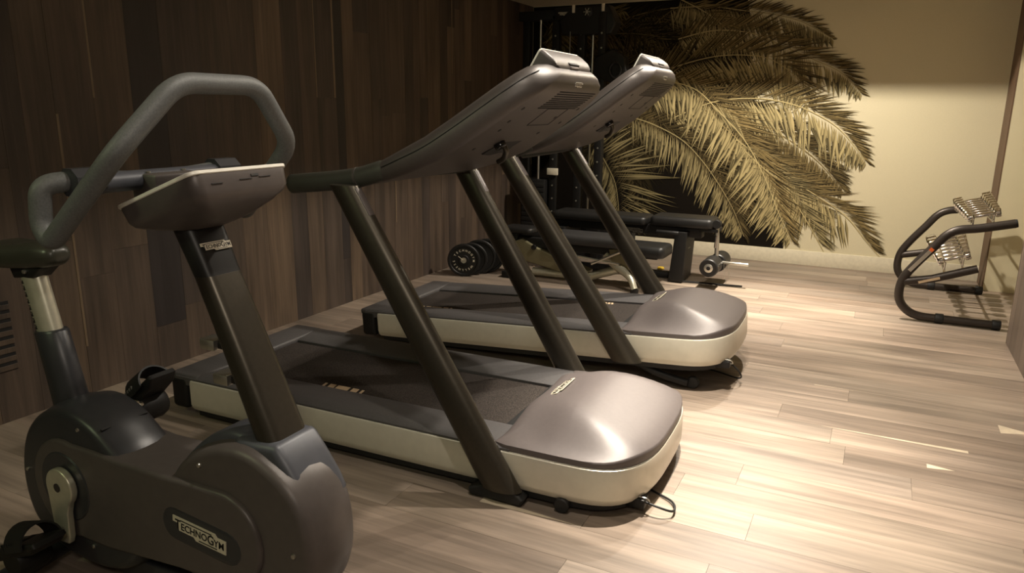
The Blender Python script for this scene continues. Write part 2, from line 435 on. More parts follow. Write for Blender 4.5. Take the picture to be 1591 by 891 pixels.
# ------------------------------------------------------------------ palm mural printed on the back wall
mural = thing('palm_mural', 'sepia palm frond mural printed across the cream back wall', 'mural', (0, YB, 0))
class Print:
    def __init__(s): s.v = []; s.f = []; s.c = []; s.off = 0.0; s.n = 0
    def tri(s, a, b, c, col):
        i = len(s.v); s.v += [(p[0], p[1], s.off) for p in (a, b, c)]; s.f.append((i, i+1, i+2)); s.c += [col]*3
    def poly(s, pts, col):
        i = len(s.v); s.v += [(p[0], p[1], s.off) for p in pts]; s.f.append(tuple(range(i, i+len(pts)))); s.c += [col]*len(pts)
    def build(s, name, depth):
        me = bpy.data.meshes.new('m'); me.from_pydata([(p[0], -depth-p[2], p[1]) for p in s.v], [], s.f)
        at = me.color_attributes.new('Col', 'FLOAT_COLOR', 'POINT')
        for i, c in enumerate(s.c): at.data[i].color = (*c, 1)
        # give the print a paper's thickness
        return link(name, me, M['print'], mural, smooth=0)
mr_ = random.Random(21)
def shade(c, k): return tuple(max(0.0, min(1, x*k)) for x in c)
PALE, MID, DARK = (0.50, 0.405, 0.195), (0.20, 0.148, 0.062), (0.007, 0.005, 0.003)
ZT = ZC - 0.005
def clipz(p): return (max(XL+0.005, p[0]), max(0.146, min(ZT, p[1])))
def leaflet(P, base, ang, ln, w, c1, c2, bend):
    # a folded leaflet: two tones either side of its crease
    P.n += 1; P.off = (P.n % 14)*1.2e-5
    d = Vector((cos(ang), sin(ang))); n = Vector((-d.y, d.x)); b = Vector(base)
    m = b + d*ln*0.42 + n*bend*ln*0.10; t = b + d*ln + n*bend*ln*0.30
    if t.y < 0.15 or m.y < 0.15 or t.y > ZT or m.y > ZT or min(t.x, m.x) < XL+0.02:
        return
    l = m + n*w*0.5; r = m - n*w*0.5; q = b + d*ln*0.05
    P.tri(tuple(q), tuple(l), tuple(t), c1); P.tri(tuple(q), tuple(t), tuple(r), c2)
    if mr_.random() < 0.85:
        e = (b*0.2+t*0.8); P.tri(tuple(m - n*w*0.5), tuple(t), tuple(m - n*w*0.78), shade(c2, 0.30))
def frond(pts, lo_len, up_len, lo_c, up_c, depth, dens=0.82, taper=True, lo_w=0.030, up_w=0.017, ang_lo=62, ang_up=48, start=0.0):
    path = catmull([(p[0], p[1], 0) for p in pts], 14); P = Print(); L = [0]
    for i in range(1, len(path)): L.append(L[-1] + (path[i]-path[i-1]).length)
    tot = L[-1]; step = 0.0165/dens; s = start*tot; k = 0
    def at(s):
        for i in range(1, len(L)):
            if L[i] >= s:
                t = (s-L[i-1])/max(1e-6, L[i]-L[i-1]); return path[i-1].lerp(path[i], t), (path[i]-path[i-1]).normalized()
        return path[-1], (path[-1]-path[-2]).normalized()
    items = []
    while s < tot:
        p, d = at(s); f = s/tot; a = atan2(d.y, d.x)
        tp = (0.55+0.6*sin(pi*min(1, f*0.8+0.12)))*(1 if f < 0.8 else 1-(f-0.8)/0.2*0.55) if taper else 1
        items.append((p, a, f, tp)); s += step*mr_.uniform(0.8, 1.2)
    for p, a, f, tp in items:     # upper, darker side first
        j = mr_.uniform(-6, 6); k = mr_.uniform(0.45, 1.25)
        an = ang_up*(1-0.45*f)
        leaflet(P, (p.x, p.y), a + radians(an + j), up_len*tp*mr_.uniform(0.8, 1.1), up_w, shade(up_c, k*1.1), shade(up_c, k*0.30), -mr_.uniform(0, 1))
    P.n = 0
    for p, a, f, tp in items:
        j = mr_.uniform(-7, 7); k = mr_.uniform(0.7, 1.15)
        an = ang_lo*(1-0.5*f)
        leaflet(P, (p.x, p.y), a - radians(an + j), lo_len*tp*mr_.uniform(0.75, 1.1), lo_w, shade(lo_c, k), shade(lo_c, k*0.42), -mr_.uniform(0.2, 1.2))
    P.off = 1.9e-4
    for i in range(len(path)-1):
        a, b = path[i], path[i+1]; n = (b-a).normalized(); n = Vector((-n.y, n.x)); w = 0.006*(1-0.6*L[i]/tot)
        if min(a.y, b.y) < 0.15 or max(a.y, b.y) > ZT: continue
        P.poly([(a.x+n.x*w, a.y+n.y*w), (a.x-n.x*w, a.y-n.y*w), (b.x-n.x*w, b.y-n.y*w), (b.x+n.x*w, b.y+n.y*w)], shade(lo_c, 1.15))
    return P.build('palm_frond', depth)
P = Print()
dark_edge = [(XL+0.003, ZT), (-1.35, ZT), (-1.30, 2.35), (-1.36, 2.2), (-1.25, 2.0), (-1.32, 1.85), (-1.22, 1.65), (-1.38, 1.5), (-1.30, 1.32), (-1.12, 1.22), (-1.05, 1.0),
             (-0.98, 0.8), (-0.88, 0.62), (-0.86, 0.45), (-0.80, 0.3), (-0.80, 0.147), (XL+0.003, 0.147)]
P.poly(dark_edge, DARK); P.build('shaded_ground', 0.0006)
# dim fronds behind, radiating from the crown
dep = 0.0010
crown = Vector((-2.75, 2.15))
for k in range(30):
    a = radians(mr_.choice([mr_.uniform(-95, 60), mr_.uniform(100, 250), mr_.uniform(-60, 30)])); ln = mr_.uniform(0.9, 1.45)
    if abs(cos(a)) > 0.7 and cos(a) > 0: ln = min(ln, 1.25)
    c0 = crown + Vector((mr_.uniform(-0.4, 0.5), mr_.uniform(-0.3, 0.3))); pts = []
    for s in range(5):
        t = s/4; q = c0 + Vector((cos(a), sin(a)))*ln*t + Vector((0, -0.35*t*t)); pts.append((max(XL+0.05, q.x), min(ZT-0.02, max(0.16, q.y))))
    tone = shade(MID, mr_.uniform(0.16, 0.6))
    frond(pts, 0.34, 0.34, tone, shade(tone, 0.6), dep, 0.55, lo_w=0.02, up_w=0.014, start=0.12); dep += 0.00022
def F(pts, *a, **k):
    global dep
    frond(pts, *a, dep, **k); dep += 0.00025
F([(-3.35,2.5),(-3.3,2.2),(-3.28,1.8),(-3.3,1.4)], 0.3, 0.3, shade(PALE,0.55), shade(PALE,0.4), lo_w=0.03, ang_lo=25, ang_up=25)
F([(-3.5,2.2),(-3.0,2.45),(-2.6,2.5)], 0.3, 0.3, shade(MID,0.8), shade(MID,0.5))
F([(-2.85,1.12),(-2.69,0.88),(-2.59,0.67),(-2.53,0.30)], 0.30, 0.62, shade(PALE,0.55), shade(PALE,0.50), ang_lo=40, ang_up=98, up_w=0.02)
F([(-2.75,1.95),(-2.45,1.85),(-2.2,1.55),(-2.1,1.2)], 0.4, 0.4, shade(MID,0.7), shade(MID,0.5))
F([(-2.1,2.5),(-1.72,2.50),(-1.40,2.45),(-1.1,2.40),(-0.83,2.32),(-0.56,2.17)], 0.30, 0.22, shade(PALE,0.50), shade(MID,0.8))
F([(-2.0,2.58),(-1.75,2.45),(-1.55,2.3),(-1.42,2.12)], 0.30, 0.24, shade(PALE,0.55), shade(MID,0.8))
F([(-2.0,2.2),(-1.64,2.27),(-1.27,2.23),(-0.97,2.1),(-0.68,1.97),(-0.45,1.86),(-0.26,1.68)], 0.30, 0.32, shade(PALE,0.62), shade(MID,0.75))
F([(-2.35,1.78),(-2.04,1.92),(-1.64,2.02),(-1.31,2.03),(-1.07,1.98),(-0.83,1.81),(-0.70,1.57)], 0.44, 0.40, shade(PALE,0.68), shade(MID,0.62), lo_w=0.032)
F([(-1.75,1.62),(-1.33,1.49),(-0.83,1.22),(-0.55,1.02),(-0.32,0.78)], 0.3, 0.36, shade(MID,0.9), shade(MID,0.5), dens=1.2)
F([(-1.55,1.40),(-1.25,1.15),(-0.98,0.92),(-0.72,0.68),(-0.50,0.45)], 0.30, 0.46, shade(MID,1.2), shade(MID,0.75), dens=1.2)
F([(-1.35,1.22),(-1.04,1.01),(-0.73,0.81),(-0.49,0.67),(-0.25,0.51),(-0.07,0.31),(0.08,0.15)], 0.36, 0.33, shade(PALE,0.85), shade(MID,1.0), ang_lo=50)
F([(-1.3,1.15),(-1.07,0.95),(-0.84,0.77),(-0.65,0.51),(-0.51,0.3),(-0.42,0.155)], 0.34, 0.34, shade(PALE,0.85), shade(PALE,0.5), ang_lo=50)
F([(-2.0,1.42),(-1.61,1.58),(-1.22,1.62),(-0.86,1.57),(-0.57,1.45),(-0.37,1.31),(-0.15,1.06)], 0.42, 0.36, shade(PALE,0.86), shade(MID,0.95), lo_w=0.032)
F([(-1.9,1.2),(-1.6,1.05),(-1.35,0.8),(-1.15,0.5)], 0.3, 0.42, shade(MID,0.6), shade(MID,0.55))
F([(-2.45,1.42),(-2.21,1.35),(-1.9,1.2),(-1.66,0.98),(-1.45,0.71),(-1.31,0.49),(-1.19,0.24)], 0.36, 0.34, shade(PALE,0.66), shade(MID,0.5), ang_lo=58)
F([(-2.35,1.74),(-2.07,1.78),(-1.78,1.70),(-1.54,1.49),(-1.27,1.22),(-1.06,0.89),(-0.88,0.52),(-0.72,0.22)], 0.42, 0.42, shade(PALE,0.95), shade(MID,1.15), lo_w=0.036, ang_lo=64)

# ------------------------------------------------------------------ treadmills
def make_treadmill():
    T = thing('treadmill', 'nearer treadmill with its cream flank beside the exercise bike', 'treadmill', (-1.8, 2.8, 0), (0, 0, radians(1.3)), 'two treadmills side by side')
    # plan outline of the base
    def plan(hw, xf, xr, inset=0.0):
        pts = []
        a, b = 0.33, hw-inset
        for i in range(0, 25):
            t = -pi/2 + pi*i/24; c, s = cos(t), sin(t); e = 2/3.2
            pts.append((xf-inset-a + a*(abs(c)**e), b*(abs(s)**e)*(1 if s > 0 else -1)))
        pts.append((xr+inset+0.05, b)); pts.append((xr+inset, b-0.06)); pts.append((xr+inset, -(b-0.06))); pts.append((xr+inset+0.05, -b))
        return pts
    shell = puff(plan(0.475, 1.153, -1.14), [(0.046, 0.03), (0.049, 0.015), (0.064, 0.004), (0.08, 0), (0.185, 0), (0.197, 0.003), (0.2, 0.010), (0.199, 0.02), (0.13, 0.03)], axis='z')
    link('base_shell', shell, M['cream'], T)
    link('chassis', puff(plan(0.448, 1.12, -1.12), [(0.014, 0.03), (0.018, 0.0), (0.08, 0.0)], axis='z'), M['black'], T)
    link('rear_cap', box(-1.225, -1.118, -0.472, 0.472, 0.045, 0.203, bev=0.022, seg=3), M['dark'], T)
    bm = bmesh.new(); add_box(bm, -1.235, -1.05, -0.462, 0.462, 0.185, 0.222, bev=0.014, seg=3)
    link('rear_cover', from_bm(bm), M['rail'], T)
    link('running_deck', box(-1.1, 0.66, -0.27, 0.27, 0.14, 0.183), M['dark'], T, smooth=0)
    bl = link('running_belt', box(-1.16, 0.66, -0.248, 0.248, 0.18, 0.196, bev=0.006), M['belt'], T)
    for s in (-1,):
        for (a, w) in ((-0.478, 0.014), (-0.435, 0.035), (-0.372, 0.07), (-0.303, 0.035), (-0.262, 0.014)):
            bm = bmesh.new(); q = [(a-w/2, -0.213-0.03*0), (a+w/2, -0.213), (a+w/2-0.012, -0.155), (a-w/2-0.012, -0.155)]
            q = [(x, (yy if s < 0 else -yy)-0.033) for x, yy in q]
            lo = [bm.verts.new((x, yy, 0.1955)) for x, yy in q]; hi = [bm.verts.new((x, yy, 0.1968)) for x, yy in q]
            bm.faces.new(lo[::-1]); bm.faces.new(hi)
            for i in range(4): bm.faces.new((lo[i], lo[(i+1) % 4], hi[(i+1) % 4], hi[i]))
            link('belt_mark', from_bm(bm), M['tan'], bl, smooth=0)
    for s in (-1, 1):
        y0, y1 = sorted((s*0.252, s*0.466))
        prof = [(y0 if s > 0 else y1, 0.17)]
        inner, outer = s*0.250, s*0.466
        rings = []
        for x in (-1.2, -1.19, -1.0, 0.2, 0.62):
            dz = -0.012 if x == -1.2 else 0
            rings.append([(x, inner, 0.17), (x, inner, 0.206+dz), (x, inner+s*0.008, 0.212+dz), (x, outer-s*0.05, 0.222+dz), (x, outer-s*0.014, 0.219+dz), (x, outer, 0.208+dz), (x, outer, 0.17)])
        sr = link('side_rail', loft(rings), M['rail'], T)
    # hood
    out = []
    hw = 0.462
    fr = plan(hw, 1.147, 0)[:25]
    N = 0
    fr = [p for p in fr]
    ring = fr[:]
    for i in range(6): ring.append((0.84-(0.84-0.60)*i/6, hw))
    for i in range(5): ring.append((0.60-0.045*i/5, hw-0.012*i/5))
    for i in range(21):
        t = i/20; v = (hw-0.016)*(1-2*t); ring.append((0.545+0.045*(1-abs(v/hw)**2)+0.0*t, v))
    for i in range(5): ring.append((0.555+0.045*i/5, -(hw-0.012*(1-i/5))))
    for i in range(6): ring.append((0.60+(0.84-0.60)*i/6, -hw))
    def ss(a, b, x):
        t = max(0, min(1, (x-a)/(b-a))); return t*t*(3-2*t)
    def height(u, v, r):
        av = abs(v)
        p_ = 0.15 + 0.14*ss(0.62, 1.05, u)
        side = 1-ss(p_, min(0.455, p_+0.27), av)
        lng = (0.62+0.38*ss(0.50, 0.86, u))*(1-ss(0.74, 1.30, u)*1.12)
        z = 0.224 + 0.104*side*lng
        z += 0.016*(1-min(1, r)**9)
        # badge scoop near the rear edge
        z -= 0.010*math.exp(-((u-0.645)/0.07)**2-((v+0.0)/0.16)**2)
        return z
    c0 = Vector((0.80, 0.0)); rings = []
    RS = [0.02]+[0.05*k for k in range(1, 18)]+[0.88, 0.905, 0.93, 0.95, 0.965, 0.98, 0.99, 1.0]
    for r in RS:
        rr_ = []
        for p in ring:
            q = c0 + (Vector(p)-c0)*r; rr_.append((q.x, q.y, height(q.x, q.y, r)))
        rings.append(rr_)
    rings.append([(c0.x+(p[0]-c0.x)*1.004, c0.y+(p[1]-c0.y)*1.004, min(height(p[0], p[1], 1), 10)-0.010) for p in ring])
    rings.append([(c0.x+(p[0]-c0.x)*0.998, c0.y+(p[1]-c0.y)*0.998, 0.190) for p in ring])
    hood = link('motor_hood', loft(rings), M['hood'], T, smooth=60)
    link('hood_seam', puff(plan(0.466, 1.145, 0.50), [(0.196, 0.008), (0.197, 0.004), (0.206, 0.004), (0.207, 0.008)], axis='z'), M['black'], T)
    zl = height(0.655, 0, 0.6)
    mt = frame_mtx((0.655, 0.0, zl+0.003), (0, -1, 0), (1, 0, 0.42))
    badge(0.20, mt, hood, M['plate'], M['dark'])
    # masts
    for s in (-1, 1):
        rings = []
        for k in range(13):
            t = k/12; z = 1.20 - 1.145*t; u = -0.098 + (0.600+0.098)*t; a = 0.066 + 0.020*t; b = 0.040 + 0.004*t
            if k == 12: z = 0.055
            rings.append([(u + a*cos(2*pi*j/28), s*0.492 + b*sin(2*pi*j/28), z) for j in range(28)])
        ma = link('mast', loft(rings), M['mast'], T, smooth=50)
        rings = []
        for k in range(5):
            t = k/4; z = 1.19-0.10*t; u = -0.098+0.61*(1.20-z)
            rings.append([(u+0.058+0.011*cos(2*pi*j/10), s*0.492+0.020*sin(2*pi*j/10), z) for j in range(10)])
        link('mast_trim', loft(rings), M['hood'], ma)
        link('mast_foot', puff([(0.47, 0.003), (0.69, 0.003), (0.70, 0.03), (0.66, 0.062), (0.52, 0.062), (0.46, 0.03)], edge_prof(s*0.475-0.04, s*0.475+0.036, 0.015)), M['black'], T)
    # console body
    st = [(-0.02,1.235,0.44,0.036),(0.06,1.262,0.452,0.042),(0.14,1.295,0.455,0.048),(0.25,1.345,0.450,0.053),(0.36,1.412,0.438,0.056),(0.46,1.480,0.420,0.057),
          (0.54,1.537,0.400,0.057),(0.60,1.580,0.375,0.056),(0.635,1.607,0.345,0.053),(0.655,1.625,0.30,0.046),(0.667,1.638,0.245,0.034),(0.672,1.645,0.20,0.018)]
    rings = []
    for i, (u, z, w, t) in enumerate(st):
        a = st[max(0, i-1)]; b = st[min(len(st)-1, i+1)]; d = Vector((b[0]-a[0], 0, b[1]-a[1])).normalized(); n = Vector((-d.z, 0, d.x))
        rings.append([Vector((u, 0, z)) + Vector((0, p[0], 0)) + n*p[1] for p in rrect(w, t, t*0.92, 6)])
    con = link('console', loft(rings), M['console'], T, smooth=50)
    # seam between upper and lower console shells
    for s in (-1, 1):
        pth = []
        for i, (u, z, w, t) in enumerate(st[1:10]):
            pth.append((u-0.008, s*(w+0.0005), z+0.010))
        link('shell_seam', tube(catmull(pth, 3), 0.0016, 6), M['black'], con)
    # underside frame: origin, direction up the slope, across
    A = Vector((0.25, 0, 1.345)); Bv = Vector((0.54, 0, 1.537)); dS = (Bv-A).normalized(); nU = Vector((dS.z, 0, -dS.x))
    low = []
    for i, (u, z, w, t) in enumerate(st):
        a = st[max(0, i-1)]; b = st[min(len(st)-1, i+1)]; d = Vector((b[0]-a[0], 0, b[1]-a[1])).normalized()
        low.append(Vector((u, 0, z)) + Vector((d.z, 0, -d.x))*t)
    def under(s, v, h=0.0):
        u = 0.335 + 0.83*s
        for i in range(len(low)-1):
            if low[i+1].x >= u or i == len(low)-2:
                t = (u-low[i].x)/(low[i+1].x-low[i].x); return low[i].lerp(low[i+1], t) + Vector((0, v, 0)) + nU*h
    def umtx(s, v, h=0.0): return frame_mtx(under(s, v, h), (0, 1, 0), -dS) if False else frame_mtx(under(s, v, h), (0, 1, 0), dS)
    # speaker grille: rows of small slots
    bm = bmesh.new()
    for r in range(9):
        for c in range(34):
            v = -0.165 + 0.012*c + 0.004*r; s_ = 0.305+0.0115*r
            mtx = frame_mtx(under(s_, v, 0.0008), (0, 1, 0), dS)
            b2 = bmesh.new(); add_box(b2, -0.0042, 0.0042, -0.0026, 0.0026, -0.004, 0.0012); b2.transform(mtx); me = bpy.data.meshes.new('x'); b2.to_mesh(me); b2.free(); bm.from_mesh(me); bpy.data.meshes.remove(me)
    g = link('speaker_grille', from_bm(bm), M['black'], con, smooth=0); g['kind'] = 'stuff'
    # service hatch outline
    hp = [under(0.19, -0.06, 0.0005), under(0.30, -0.06, 0.0005), under(0.30, 0.16, 0.0005), under(0.19, 0.16, 0.0005)]
    bm = bmesh.new()
    for i in range(4): add_tube(bm, [hp[i], hp[(i+1) % 4]], 0.0016, 6)
    link('hatch_groove', from_bm(bm), M['black'], con)
    for (s_, v) in ((0.30, -0.30), (0.22, -0.28), (0.16, -0.26), (0.30, 0.28), (0.20, 0.28), (0.24, 0.14), (0.02, -0.25), (0.12, 0.19)):
        link('screw_hole', cyl(under(s_, v, -0.004), under(s_, v, 0.0014), 0.0090, 10), M['black'], con)
    # cable recess and plug
    mo = [(1.35*a_, 1.35*b_) for a_, b_ in [(-0.085,-0.045),(-0.06,0.035),(-0.02,0.05),(0.06,0.05),(0.085,0.03),(0.07,-0.005),(0.085,-0.05),(0.03,-0.045),(-0.02,-0.055)]]
    me = puff(mo, [(-0.004, 0.0), (0.0012, 0.002)], axis='z'); me.transform(umtx(0.025, 0.02, 0.001)); link('socket_recess', me, M['black'], con)
    link('plug', tube(fillet([under(0.05, -0.05, -0.01), under(0.045, -0.03, 0.03), under(0.0, 0.0, 0.05), under(-0.04, 0.02, 0.045)], 0.02), 0.012, 12), M['mast'], con)
    link('plug_collar', cyl(under(0.055, -0.085, -0.01), under(0.055, -0.085, 0.022), 0.026, 16, bev=0.004), M['lens'], con)
    # badge on the top end of the underside
    badge(0.085, frame_mtx(Vector((0.6885, 0.0, 1.592)), (0, 1, 0), (0.45, 0, 0.85)), con, M['white'], M['dark'])
    # handrails running back to the user
    for s in (-1, 1):
        pth = catmull([(-0.43, s*0.425, 1.180), (-0.34, s*0.43, 1.190), (-0.18, s*0.43, 1.208), (-0.06, s*0.43, 1.228), (0.05, s*0.42, 1.262)], 5)
        rad = [0.030]+[0.040]*(len(pth)-2)+[0.036]
        link('handrail', tube(pth, rad, 16, flat=0.8), M['arm'], T, smooth=60)
        k = pth[-7]; k2 = pth[-6]
        link('handrail_collar', tube([k, (k+k2)/2], 0.0415, 16, flat=0.82), M['console'], T)
    # screen, leaning back on the console's upper end
    c = Vector((0.588, 0, 1.658)); up_ = Vector((0.52, 0, 0.86)).normalized(); nf = Vector((-up_.z, 0, up_.x))   # nf faces the runner
    def sm(h): return frame_mtx(c + nf*h, (0, 1, 0), up_)
    me = puff(rrect(0.205, 0.062, 0.018, 5), [(-0.072, 0.026), (-0.067, 0.018), (-0.045, 0.006), (-0.01, 0), (0.010, 0)], axis='z')
    # frame: X across, Y up the screen, Z = X x Y
    zdir = Vector((0,1,0)).cross(up_)
    sg = 1 if zdir.dot(nf) > 0 else -1
    def sm2(h): return frame_mtx(c + nf*h, (0, sg, 0), up_)
    me.transform(sm2(0.0)); sc = link('screen', me, M['console'], T, smooth=50)
    me = puff(rrect(0.205, 0.062, 0.018, 5), [(0.010, 0.002), (0.012, 0), (0.017, 0), (0.018, 0.002)], axis='z'); me.transform(sm2(0)); link('bezel', me, M['white'], sc)
    me = puff(rrect(0.19, 0.048, 0.008, 4), [(0.018, 0), (0.0195, 0.001)], axis='z'); me.transform(sm2(0)); link('display_glass', me, M['lens'], sc)
    me = puff(rrect(0.045, 0.045, 0.006, 3), [(-0.0745, 0.004), (-0.070, 0), (-0.04, 0)], axis='z'); me.transform(sm2(0)); link('rear_cover_plate', me, M['hood'], sc)
    me = box(-0.05, 0.05, -0.004, 0.004, -0.066, -0.05); me.transform(frame_mtx(c + up_*0.048, (0, sg, 0), up_)); link('cable_slot', me, M['black'], sc, smooth=0)
    link('screen_neck', box(0.56, 0.61, -0.12, 0.12, 1.60, 1.65, bev=0.01), M['console'], T)
    # wheels, feet, power inlet
    for s in (-1, 1):
        w = link('transport_wheel', lathe([(0.004,-0.014),(0.026,-0.014),(0.030,-0.010),(0.030,0.010),(0.026,0.014),(0.004,0.014)], 24, 'y', (0.845, s*0.466, 0.0305)), M['black'], T)
        link('wheel_bracket', cyl((0.845, s*0.43, 0.0305), (0.845, s*0.455, 0.0305), 0.012, 12), M['dark'], T)
        f = link('levelling_foot', lathe([(0.004,0.0),(0.022,0.0),(0.022,0.008),(0.008,0.014),(0.006,0.05),(0.004,0.066)], 16, 'z', (-0.66, s*0.43, 0.0)), M['steel'], T)
        link('levelling_foot', lathe([(0.004,0.0),(0.022,0.0),(0.022,0.008),(0.008,0.014),(0.006,0.05),(0.004,0.066)], 16, 'z', (-1.08, s*0.40, 0.0)), M['steel'], T)
    link('power_inlet', box(1.06, 1.135, -0.355, -0.295, 0.022, 0.062, bev=0.006), M['dark'], T)
    link('inlet_clip', tube(fillet([(1.11, -0.345, 0.070), (1.145, -0.34, 0.066), (1.15, -0.33, 0.045), (1.12, -0.325, 0.04)], 0.01), 0.003, 8), M['steel'], T)
    link('power_cable', tube(catmull([(1.10, -0.32, 0.045), (1.18, -0.34, 0.042), (1.235, -0.31, 0.022), (1.21, -0.22, 0.010), (1.10, -0.15, 0.006), (1.0, -0.05, 0.006), (0.85, 0.1, 0.006)], 6), 0.0045, 8), M['black'], T)
    return T
T1 = make_treadmill()
T2 = copy_tree(T1)
T2['label'] = 'farther treadmill with its nose tilted up, in front of the benches'
T2.location = (-1.754, 4.247, 0.046); T2.rotation_euler = (0, radians(-3.3), radians(1.0))
for ch in T2.children_recursive:
    if ch.name.startswith('belt_mark'): ch.location.x -= 0.42
for k in range(3):
    o = link('belt_mark', box(-0.007, 0.007, -0.022, 0.022, 0, 0.0012), M['tan'], [c for c in T2.children if c.name.startswith('running_belt')][0], smooth=0, loc=(0.243+0.022*k, 0.222, 0.1955)); o.rotation_euler = (0, 0, 0.3)
# the lifted nose rests on its lift legs and wheels (only this machine is raised)
for ch in list(T2.children):
    if ch.name.startswith(('levelling_foot', 'transport_wheel', 'wheel_bracket', 'power_cable', 'mast_foot')):
        bpy.data.objects.remove(ch)
inv = (Matrix.Translation((-1.754, 4.247, 0.046)) @ Euler((0, radians(-3.3), radians(1.0))).to_matrix().to_4x4()).inverted()
for s in (-1, 1):
    yy = 4.247 + s*0.40
    me = tube(fillet([(-1.16, yy, 0.125), (-0.98, yy, 0.06), (-0.82, yy, 0.038)], 0.05), 0.022, 12); me.transform(inv); link('lift_leg', me, M['dark'], T2)
    me = lathe([(0.004,-0.014),(0.030,-0.014),(0.034,-0.010),(0.034,0.010),(0.030,0.014),(0.004,0.014)], 24, 'y', (-0.80, yy-s*0.03, 0.035)); me.transform(inv); link('lift_wheel', me, M['black'], T2)
    me = lathe([(0.004,0.0),(0.024,0.0),(0.024,0.010),(0.010,0.02),(0.008,0.08)], 16, 'z', (-2.72, yy, 0.0)); me.transform(inv); link('rear_foot', me, M['steel'], T2)
me = tube(catmull([(-0.70, 4.10, 0.125), (-0.62, 4.05, 0.11), (-0.575, 4.06, 0.06), (-0.60, 4.12, 0.015), (-0.75, 4.2, 0.008), (-1.0, 4.25, 0.008), (-1.3, 4.45, 0.008)], 6), 0.0045, 8)
me.transform(inv); link('power_cable', me, M['black'], T2)

# ------------------------------------------------------------------ exercise bike
BK = thing('exercise_bike', 'upright exercise bike with looped handlebar in the left foreground', 'exercise bike', (-1.8, 1.38, 0))
VC = -0.02
def arc(cx, cz, r, a0, a1, n): return [(cx + r*cos(radians(a0+(a1-a0)*i/n)), cz + r*sin(radians(a0+(a1-a0)*i/n))) for i in range(n+1)]
def cm2(pts, seg=6): return [(p.x, p.y) for p in catmull([(a, b, 0) for a, b in pts], seg, closed=True)]
fly = cm2([(0.06,0.34),(0.09,0.46),(0.165,0.55),(0.29,0.612),(0.405,0.618),(0.51,0.570),(0.57,0.508),(0.598,0.42),(0.596,0.30),(0.54,0.18),(0.42,0.10),(0.28,0.09),(0.14,0.17)])
fc = link('flywheel_cover', puff(fly, edge_prof(VC-0.098, VC+0.098, 0.028, crown=0.012)), M['bikebody'], BK, smooth=60)
bm = [(0.30, 0.345-0.145)] + arc(0.30, 0.345, 0.145, -80, 80, 14) + [(0.20, 0.487), (0.05, 0.482), (-0.12, 0.478), (-0.22, 0.485)] + arc(-0.37, 0.325, 0.165, 75, 285, 18) + [(-0.20, 0.165), (-0.1, 0.175), (0.12, 0.195)]
link('frame_beam', puff(bm, edge_prof(VC-0.113, VC+0.113, 0.014)), M['bikebody'], BK, smooth=50)
sh = cm2([(-0.115,0.455),(-0.17,0.508),(-0.25,0.562),(-0.36,0.588),(-0.48,0.555),(-0.57,0.48),(-0.62,0.37),(-0.625,0.25),(-0.585,0.15),(-0.49,0.085),(-0.34,0.06),(-0.20,0.075),(-0.10,0.13),(-0.06,0.22),(-0.05,0.35)])
shr = link('rear_shroud', puff(sh, edge_prof(VC-0.100, VC+0.100, 0.030, crown=0.010)), M['bikedark'], BK, smooth=60)
link('shroud_seam', puff([(-0.235,0.50),(-0.229,0.50),(-0.206,0.5445),(-0.213,0.5485)], [(VC-0.078,0),(VC+0.078,0)]), M['black'], shr, smooth=0)
ring = puff([(-0.37+0.115*cos(a*pi/16), 0.335+0.115*sin(a*pi/16)) for a in range(32)], [(VC-0.1165, 0.004), (VC-0.113, 0)])
link('hub_disc', ring, M['bikedark'], BK)
for (u, z, v, nm) in ((-0.29,0.537,-0.118,0),(-0.585,0.337,-0.118,0),(-0.29,0.140,-0.118,0),(0.228,0.544,-0.118,1),(0.550,0.362,-0.118,1)):
    link('screw', lathe([(0.001,-0.006),(0.006,-0.005),(0.0075,0.0),(0.0075,0.004)], 12, 'y', (u, VC+0.02+v+0.0, z)), M['steel'], BK)
# recess and badge on the beam
rec = [(0.02,0.295)] + arc(0.27, 0.345, 0.052, -90, 90, 8)[:] 
pill = arc(0.325, 0.325, 0.052, -95, 85, 8) + arc(0.125, 0.345, 0.052, 85, 265, 8)
link('badge_recess', puff(pill, [(VC-0.1145, 0.003), (VC-0.112, 0)]), M['bikedark'], BK)
badge(0.205, frame_mtx((0.222, VC-0.1148, 0.340), (1, 0, -0.09), (0, 0, 1)), BK, M['plate'], M['dark'])
# mast and collar
def mast_rings(t0, t1, k, a, b, a2=None, b2=None):
    out = []
    for i in range(k+1):
        t = t0+(t1-t0)*i/k; z = 0.50+0.70*t; u = 0.478-0.311*t+0.006*sin(pi*t)
        aa = a+((a2 or a)-a)*i/k; bb = b+((b2 or b)-b)*i/k
        out.append([(u+p[0], VC+0.015+p[1], z+0.10*p[0]) for p in rrect(aa, bb, min(aa, bb)*0.72, 5)])
    return out
link('mast', loft(mast_rings(0.0, 0.80, 10, 0.043, 0.069, 0.036, 0.060)), M['mast'], BK, smooth=50)
cap = link('mast_cap', loft(mast_rings(0.80, 1.0, 4, 0.0345, 0.0605, 0.038, 0.066)), M['vinyl'], BK, smooth=50)
bt = 0.895; bz = 0.50+0.70*bt; bu = 0.478-0.311*bt
badge(0.098, frame_mtx((bu+0.0395, VC+0.012, bz+0.010), (0.0, 1, 0.0), (-0.43, 0, 1)), cap, M['plate'], M['dark'], 'badge')
co = [(0.30,0.54),(0.325,0.628),(0.345,0.638),(0.40,0.636),(0.468,0.640),(0.482,0.632),(0.517,0.588),(0.560,0.528),(0.582,0.485),(0.572,0.465),(0.50,0.45),(0.36,0.48)]
link('mast_collar', puff(co, edge_prof(VC+0.015-0.083, VC+0.015+0.083, 0.024)), M['bikeblue'], BK, smooth=50)
cr_ = cm2([(0.09,0.48),(0.16,0.565),(0.24,0.622),(0.306,0.644),(0.37,0.635),(0.41,0.59),(0.36,0.50),(0.2,0.46)])
